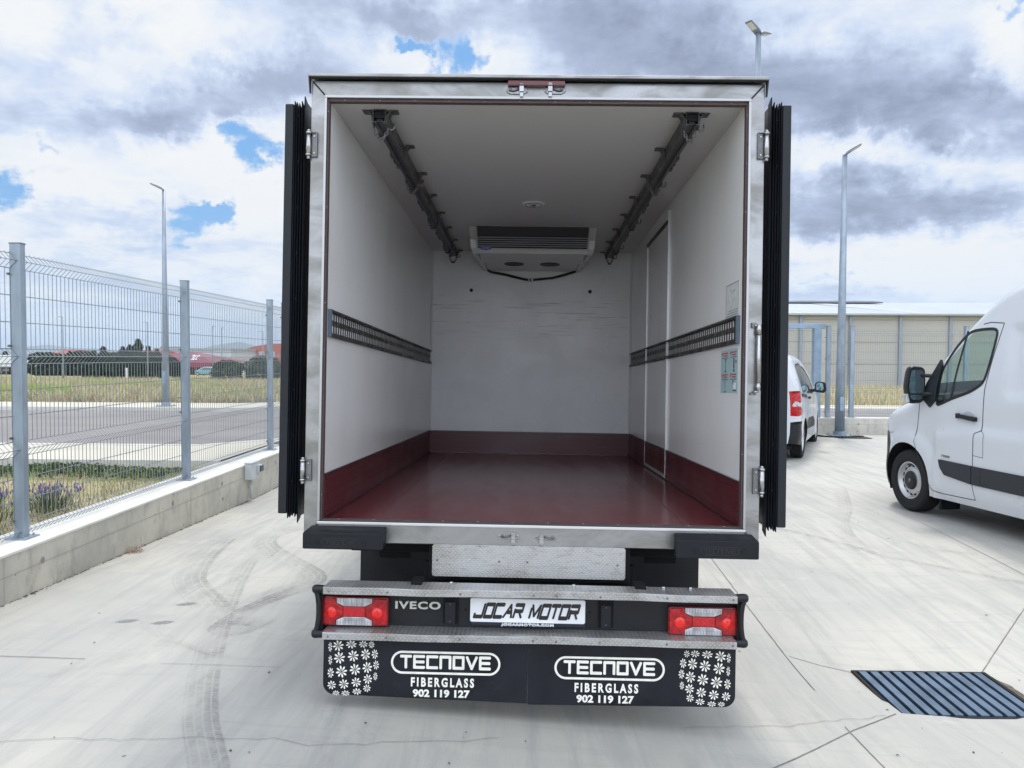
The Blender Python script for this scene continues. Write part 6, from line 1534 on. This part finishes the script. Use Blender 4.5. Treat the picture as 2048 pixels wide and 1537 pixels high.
# ================================================================== grass and plants
def grass(name, n, fx_, zf, hmin, hmax, wd, mats_, label):
    mb = MB(); 
    for i in range(n):
        x, y = fx_(); z = zf(x, y); h = hmin+(hmax-hmin)*rng.rand()**1.5; a = rng.rand()*6.283; b = rng.rand()*6.283; ln = h*(.15+.5*rng.rand()); wx = math.cos(a)*wd*(.6+.8*rng.rand()); wy = math.sin(a)*wd
        k = len(mb.v); mb.v += [(x-wx, y-wy, z), (x+wx, y+wy, z), (x+wx*.6+math.cos(b)*ln*.4, y+wy*.6+math.sin(b)*ln*.4, z+h*.6), (x-wx*.6+math.cos(b)*ln*.4, y-wy*.6+math.sin(b)*ln*.4, z+h*.6), (x+math.cos(b)*ln, y+math.sin(b)*ln, z+h)]
        mt = mats_(x, y); mi = mb.m(mt); mb.f += [(k, k+1, k+2, k+3), (k+3, k+2, k+4)]; mb.mi += [mi, mi]
    return tag(mb.build(name, None), label, kind='stuff')
g_straw = mat('straw', (.60, .52, .33), .9, var=.25, vscale=1.5); g_dry = mat('dry_olive', (.36, .33, .18), .9, var=.3, vscale=1.5); g_green = mat('green_weeds', (.27, .38, .08), .9, var=.3, vscale=1.5); g_grey = mat('grey_weeds', (.33, .34, .26), .9, var=.3, vscale=1.5); g_brown = mat('brown_weeds', (.30, .20, .12), .9, var=.3)
def pn(x, y, s): return math.sin(x*s+1.3)*math.cos(y*s*1.7+.4)+.6*math.sin(x*s*2.3+y*s*1.1)
def fmat(x, y):
    r = rng.rand(); px = 1060+1538*x/y
    if pn(x, y, .35)+.5*rng.normal() > 1.05 or (24 < y < 33 and px < 130 and r < .75) or (38 < y < 46 and 170 < px < 330 and r < .7): return g_green
    return g_straw if r < .36 else g_dry if r < .68 else g_grey if r < .86 else g_brown
def ffield():
    y = 20+(rng.rand()**1.5)*62; lo, hi = -.76*y-2, -.26*y; return lo+(hi-lo)*rng.rand(), y
grass('field_grass', 52000, ffield, gout, .10, .42, .013, fmat, 'dry grass and weeds covering the field across the street')
def rfield():
    y = 24.5+(rng.rand()**1.3)*35; return y*(.28+.5*rng.rand()), y
grass('verge_grass', 26000, rfield, gout, .08, .45, .014, lambda x, y: g_straw if rng.rand() < .62 else g_dry, 'straw coloured grass between the street and the warehouse')
def nstrip():
    y = 3.4+5.3*rng.rand(); return -3.7-(y*.9)*rng.rand()**1.2, y
def nmat(x, y):
    if y > 7.6: return g_green if rng.rand() < .5 else g_dry
    return g_straw if rng.rand() < .16 else g_brown if rng.rand() < .68 else g_dry if rng.rand() < .6 else g_green
grass('strip_weeds', 12000, nstrip, gout, .02, .13, .0035, nmat, 'dry weeds in the planting strip behind the left wall')
# lavender
M_lav = mat('lavender_flower', (.13, .085, .30), .8, var=.3, vscale=20); M_lst = mat('lavender_stem', (.10, .14, .07), .8, var=.3, vscale=20)
lv = [(-4.35, 4.9, .30, 'lavender bush nearest the first fence post'), (-4.05, 5.55, .28, 'lavender bush just right of the first fence post'), (-4.45, 5.95, .28, 'lavender bush behind the one right of the first post'), (-5.1, 5.4, .32, 'lavender bush left of the first fence post'), (-5.0, 6.3, .24, 'small lavender bush farthest from the fence'), (-3.98, 6.25, .2, 'small lavender bush low against the wall')]
for x, y, h, lb in lv:
    rt = empty('lavender', (x, y, gout(x, y)), 0, lb, 'plant', 'lavender bushes behind the left wall'); st = MB(); fl_ = MB()
    for k in range(150):
        a = rng.rand()*6.283; r = rng.rand()**.7*.30; hh = h*(.7+.4*rng.rand()); tx, ty = r*math.cos(a), r*math.sin(a); p0 = Vector((tx*.3, ty*.3, 0)); p1 = Vector((tx, ty, hh)); w_ = Vector((math.sin(a), -math.cos(a), 0))*.002
        st.add([p0-w_, p0+w_, p1+w_, p1-w_], [(0, 1, 2, 3)])
        if k < 95:
            q = p1+Vector((0, 0, .045)); fl_.lathe([(0, 0), (.0055, .008), (.0045, .02), (0, .034)], p1, (tx*.3, ty*.3, 1), 5)
    for k in range(260):
        a = rng.rand()*6.283; r = rng.rand()**.6*.26; z = rng.rand()*h*.55; c = Vector((r*math.cos(a), r*math.sin(a), z)); d_ = Vector((math.cos(a)*.03, math.sin(a)*.03, .07)); w_ = Vector((math.sin(a), -math.cos(a), 0))*.004; st.add([c-w_, c+w_, c+d_], [(0, 1, 2)])
    st.build('stems', M_lst, rt); tag(fl_.build('flower_spikes', M_lav, rt), kind='stuff')
# green ground cover behind the near pavement edge
def gcov():
    y = 8.0+.7*rng.rand(); return -3.9-6.5*rng.rand(), y
mb = foliage(5200, lambda: (lambda p: (p[0], p[1], gout(*p)+.01+.05*rng.rand()*max(.2, math.sin(p[0]*2.1)+.4)))(gcov()), .028); tag(mb.build('low_plants', mat('ground_cover_green', (.05, .085, .025), .8, var=.4, vscale=3)), 'low green ground cover along the edging behind the left wall', kind='stuff')
# weed tuft at the foot of the wall
wt = empty('weed_tuft', (-3.20, 6.12, gy(-3.2, 6.12)), 0, 'dry weed tuft with loose leaves at the foot of the low wall', 'plant'); mb = MB()
for k in range(60):
    a = rng.rand()*6.283; l = .03+.06*rng.rand(); b = Vector((rng.normal()*.03, rng.normal()*.04, 0)); w_ = Vector((math.sin(a), -math.cos(a), 0))*.003; mb.add([b-w_, b+w_, b+Vector((math.cos(a)*l, math.sin(a)*l, .02+.05*rng.rand()))], [(0, 1, 2)])
mb.build('dry_stems', g_brown, wt)
mb = MB()
for k in range(900):
    y = 4.2+6.4*rng.rand(); x = -3.246+abs(rng.normal())*.010; s_ = .0015+.004*rng.rand()**2; z = gy(x, y)+.003; mb.add([(x-s_, y-s_, z), (x+s_, y-s_*1.4, z+.004), (x+s_*.7, y+s_*2.2, z), (x-s_, y+s_*1.5, z+.003)], [(0, 1, 2, 3)])
tag(mb.build('soil_debris', mat('soil', (.07, .06, .045), .95)), 'line of soil and litter where the left wall meets the slab', kind='stuff')

# ================================================================== drain grate
gr = empty('drain_grate', ((GX0+GX1)/2, (GY0+GY1)/2, gy(2.3, 4.2)), 0, 'large blue grey steel bar grate sunk in the slab near the truck', 'drain'); gz0 = gy(2.3, 4.2)
ox, oy = (GX0+GX1)/2, (GY0+GY1)/2; n = 11; W = GX1-GX0
zc = max(gy(GX0, GY0), gy(GX1, GY1), gy(GX0, GY1), gy(GX1, GY0))-gz0
for k in range(n):
    x = GX0+.012+(W-.024)*k/(n-1)*.93-ox; MB().box(x, x+.043, GY0-oy+.006, GY1-oy-.006, zc-.045, zc-.006).build('bar', M_grate, gr, bevel=.003)
mb = MB(); mb.box(GX0-ox-.02, GX1-ox+.02, GY0-oy-.02, GY1-oy+.02, -.42, -.40)
for a in ((GX0-ox-.02, GX0-ox, GY0-oy-.02, GY1-oy+.02), (GX1-ox, GX1-ox+.02, GY0-oy-.02, GY1-oy+.02), (GX0-ox, GX1-ox, GY0-oy-.02, GY0-oy), (GX0-ox, GX1-ox, GY1-oy, GY1-oy+.02)): mb.box(*a, -.40, zc-.012)
mb.build('pit', M_pit, gr)
mb = MB(); mb.box(GX0-ox+.005, GX1-ox-.005, -.03, .0, zc-.075, zc-.05); mb.build('cross_bar', M_dsteel, gr)
# broken mortar edge on the right side of the grate
mb = MB(); P = [(GX1-.005, GY1+.03)]
for k in range(14): t = k/13; P.append((GX1+.03+.035*math.sin(t*3.1)+.012*rng.rand(), GY1+.02-(GY1-GY0)*t*.8))
P += [(GX1+.0, GY1-(GY1-GY0)*.8)]
mb.add([(x, y, gy(x, y)+.004) for x, y in P], [tuple(range(len(P)))]); mb.build('broken_edge', mat('broken_mortar', (.12, .10, .08), .95, var=.5, vscale=25, bump=.8, bscale=60), YG)

# ================================================================== joints, cracks, tyre marks
def ribbon(pts, w_, dz=.004, ncr=1, wf=None, jit=0.):
    P = []
    for i in range(len(pts)-1):
        a, b = Vector(pts[i]), Vector(pts[i+1]); nn = max(1, int((b-a).length/.05))
        for k in range(nn): p = a.lerp(b, k/nn); P.append(p+Vector((rng.normal(), rng.normal()))*jit)
    P.append(Vector(pts[-1])); vs = []; uv = []; L = 0
    for i, p in enumerate(P):
        d_ = (P[min(i+1, len(P)-1)]-P[max(i-1, 0)]).normalized(); nr = Vector((-d_.y, d_.x)); t = i/(len(P)-1); ww = w_*(wf(t) if wf else 1)
        if i: L += (p-P[i-1]).length
        for k in range(ncr+1): u = k/ncr; q = p+nr*(u-.5)*ww; vs.append((q.x, q.y, gy(q.x, q.y)+dz)); uv.append((u, L, t))
    fs = [(i*(ncr+1)+k, i*(ncr+1)+k+1, (i+1)*(ncr+1)+k+1, (i+1)*(ncr+1)+k) for i in range(len(P)-1) for k in range(ncr)]
    return vs, fs, uv
J = {'J1': [(-3.2, 3.81), (-2.84, 3.797), (-2.232, 3.772)], 'J1b': [(-1.831, 3.732), (-1.512, 3.751), (-1.243, 3.772)],
 'J2': [(1.58, 7.5), (1.563, 5.512), (1.56, 4.951), (1.552, 4.585), (1.543, 4.118)], 'J2b': [(1.507, 3.635), (1.498, 3.397), (1.486, 3.0)], 'J3': [(.6, 2.75), (.955, 3.064), (1.222, 3.305), (1.524, 3.592), (1.862, 3.878)],
 'J4': [(2.64, 4.489), (2.982, 4.877), (3.516, 5.476), (5.2, 7.4)], 'J5': [(1.572, 4.621), (1.722, 4.523), (1.903, 4.453)], 'J6': [(4.1, 9.0), (3.996, 7.175), (3.98, 6.681), (3.925, 5.6)], 'J7': [(2.64, 3.88), (4.5, 2.2)]}
mb = MB()
for k, p in J.items(): vs, fs, _ = ribbon(p, .0022 if k == 'J1b' else .0048, .0035, jit=.0006); mb.add(vs, fs)
mb.build('slab_joints', M_crack, YG)
Kc = {'K1': [(-3.1, 2.84), (-2.152, 2.868), (-2.049, 2.889), (-1.947, 2.914), (-1.781, 2.934), (-1.653, 2.936), (-1.492, 2.953), (-1.248, 2.99), (-1.014, 3.011), (-.936, 2.988), (-.825, 2.983), (-.598, 3.047), (-.321, 3.114), (-.117, 3.179)], 'K2': [(.7, 3.45), (1.028, 3.532), (1.286, 3.611), (1.432, 3.685), (1.691, 3.787), (1.787, 3.834)]}
mb = MB()
for k, p in Kc.items(): vs, fs, _ = ribbon(p, .0022, .0045, jit=.007); mb.add(vs, fs)
mb.build('slab_cracks', M_crack, YG)
def f_tyre(k, b, o):
    at_ = k.add('ShaderNodeAttribute', attribute_name='trk'); sp = k.add('ShaderNodeSeparateXYZ'); k.put(sp.inputs[0], at_.outputs['Vector'])
    u, l, t = sp.outputs; b.inputs['Base Color'].default_value = (.15, .15, .15, 1); b.inputs['Roughness'].default_value = .8
    ed = k.math('MULTIPLY', k.mr(u, 0, .06), k.mr(u, 1, .94)); rib = k.math('ABSOLUTE', k.math('SINE', k.math('MULTIPLY', u, 3.14159*4.5)))
    rib = k.mr(rib, .18, .5, .25, 1); outer = k.mr(u, .55, .05, .45, 1.)
    nz = k.math('MULTIPLY', k.mr(k.noise(o, 22, 6, .75).outputs['Fac'], .35, .65, .35, 1.1), k.mr(k.noise(o, 2.4, 5, .7).outputs['Fac'], .36, .6, .25, 1.1)); tr = k.mr(k.math('SINE', k.math('MULTIPLY', l, 330.)), -.6, .6, .72, 1)
    fade = k.math('MULTIPLY', k.mr(t, 0, .12), k.mr(t, 1, .82)); al = k.math('MULTIPLY', ed, rib)
    for q in (outer, nz, tr, fade): al = k.math('MULTIPLY', al, q)
    vc = k.add('ShaderNodeAttribute', attribute_name='amt'); al = k.math('MULTIPLY', al, k.math('MULTIPLY', vc.outputs['Fac'], .68), clamp=True); k.put(b.inputs['Alpha'], al)
M_mark = mat('tyre_mark', fn=f_tyre)
TM = [([(-1.05, 2.45), (-1.175, 2.758), (-1.354, 3.103), (-1.499, 3.45), (-1.649, 3.883), (-1.858, 4.576), (-2.087, 5.459), (-2.237, 6.178)], .155, .50, 0), ([(-2.736, 7.041), (-2.6, 6.064), (-2.429, 5.409), (-2.26, 5.086), (-2.02, 4.75), (-1.82, 4.45)], .24, .42, 1),
 ([(-2.05, 7.5), (-2.28, 7.0), (-2.33, 6.767), (-2.27, 6.5), (-2.10, 6.2), (-1.799, 5.80), (-1.58, 5.5), (-1.54, 5.262), (-1.66, 5.0), (-1.80, 4.7), (-1.95, 4.4)], .22, .46, 1), ([(-1.5, 5.3), (-1.70, 4.75), (-1.76, 4.30), (-1.68, 4.22), (-1.60, 4.33), (-1.52, 4.6)], .13, .6, 0), ([(-2.013, 4.049), (-1.912, 4.039), (-1.717, 3.932), (-1.632, 3.886), (-1.45, 3.85), (-1.3, 3.86)], .05, .5, 0), ([(-1.75, 4.42), (-1.60, 4.42)], .16, .7, 0),
 ([(2.2, 8.0), (2.648, 7.488), (2.946, 7.055), (3.096, 6.756), (3.363, 6.475), (3.602, 6.207), (3.9, 5.88), (4.3, 5.5)], .075, .6, 1), ([(4.2, 10.5), (3.636, 8.894), (3.235, 7.994), (3.079, 7.495), (3.039, 7.104), (3.13, 6.7)], .17, .38, 1), ([(-2.45, 3.35), (-2.0, 3.9)], .1, .22, 0), ([(1.9, 7.2), (2.4, 6.2), (3.3, 5.3)], .2, .16, 1), ([(-.75, 2.5), (-.9, 3.4), (-1.1, 4.6)], .16, .14, 0),
 ([(3.5, 7.2), (3.7, 6.9), (3.95, 6.75)], .09, .4, 0), ([(2.2, 2.6), (1.2, 3.1), (.3, 3.0)], .2, .12, 0)]
mb = MB(); UV = []; AM = []
for i, (p, w_, am, fl__) in enumerate(TM):
    sp = smoothpoly(p, 5, False); sp = sp[::-1] if fl__ else sp
    vs, fs, uv = ribbon(sp, w_, .0052+.0006*i, 4); mb.add(vs, fs); UV += uv; AM += [am]*len(uv)
o = mb.build('tyre_marks', M_mark, YG); a = o.data.attributes.new('trk', 'FLOAT_VECTOR', 'POINT'); a.data.foreach_set('vector', [c for u in UV for c in u]); a = o.data.attributes.new('amt', 'FLOAT', 'POINT'); a.data.foreach_set('value', AM)
mb = MB()
for (x, y) in ((-2.338, 4.375), (-2.121, 4.359), (-2.149, 4.725)):
    for k in range(4):
        c = -.036+k*.024; hh = math.sqrt(max(.0, 1-(c/.052)**2))*.028; q = [(x+c-.0055+.02, y+hh*1.25), (x+c+.0055+.02, y+hh*1.25), (x+c+.0055-.02, y-hh*1.25), (x+c-.0055-.02, y-hh*1.25)]; mb.add([(a_, b_, gy(a_, b_)+.004) for a_, b_ in q], [(0, 1, 2, 3)])
mb.build('tread_prints', mat('tread_print_grey', (.30, .30, .31), .85), YG)
# scattered leaves and grit
mb = MB()
for k in range(150):
    y = 2.6+rng.rand()**1.5*7; x = (rng.rand()-.5)*1.35*y; s_ = .0018+.004*rng.rand()**2; z = gy(x, y)+.003
    if x < -3.2 or (abs(x) < 1 and y > 3.3): continue
    a = rng.rand()*6.28; mb.add([(x+s_*2*math.cos(a), y+s_*2*math.sin(a), z), (x-s_*math.sin(a), y+s_*math.cos(a), z+.002), (x-s_*2*math.cos(a), y-s_*2*math.sin(a), z), (x+s_*math.sin(a), y-s_*math.cos(a), z+.003)], [(0, 1, 2, 3)])
tag(mb.build('leaf_litter', mat('grit_brown', (.06, .05, .04), .9)), 'tiny leaves and grit scattered on the slab', kind='stuff')
hb_ = MB().box(-6500, 6500, -60, 6500, -24, 130)
hm = bpy.data.materials.new('haze_air'); hm.use_nodes = True; k = NT(hm.node_tree); k.n.remove(k.n['Principled BSDF'])
pv = k.add('ShaderNodeVolumePrincipled'); pv.inputs['Color'].default_value = (.72, .86, 1., 1); pv.inputs['Density'].default_value = .00026; pv.inputs['Anisotropy'].default_value = 0
k.put(k.n['Material Output'].inputs['Volume'], pv.outputs[0]); tag(hb_.build('haze', hm), 'thin pale blue air over the plain', kind='stuff')
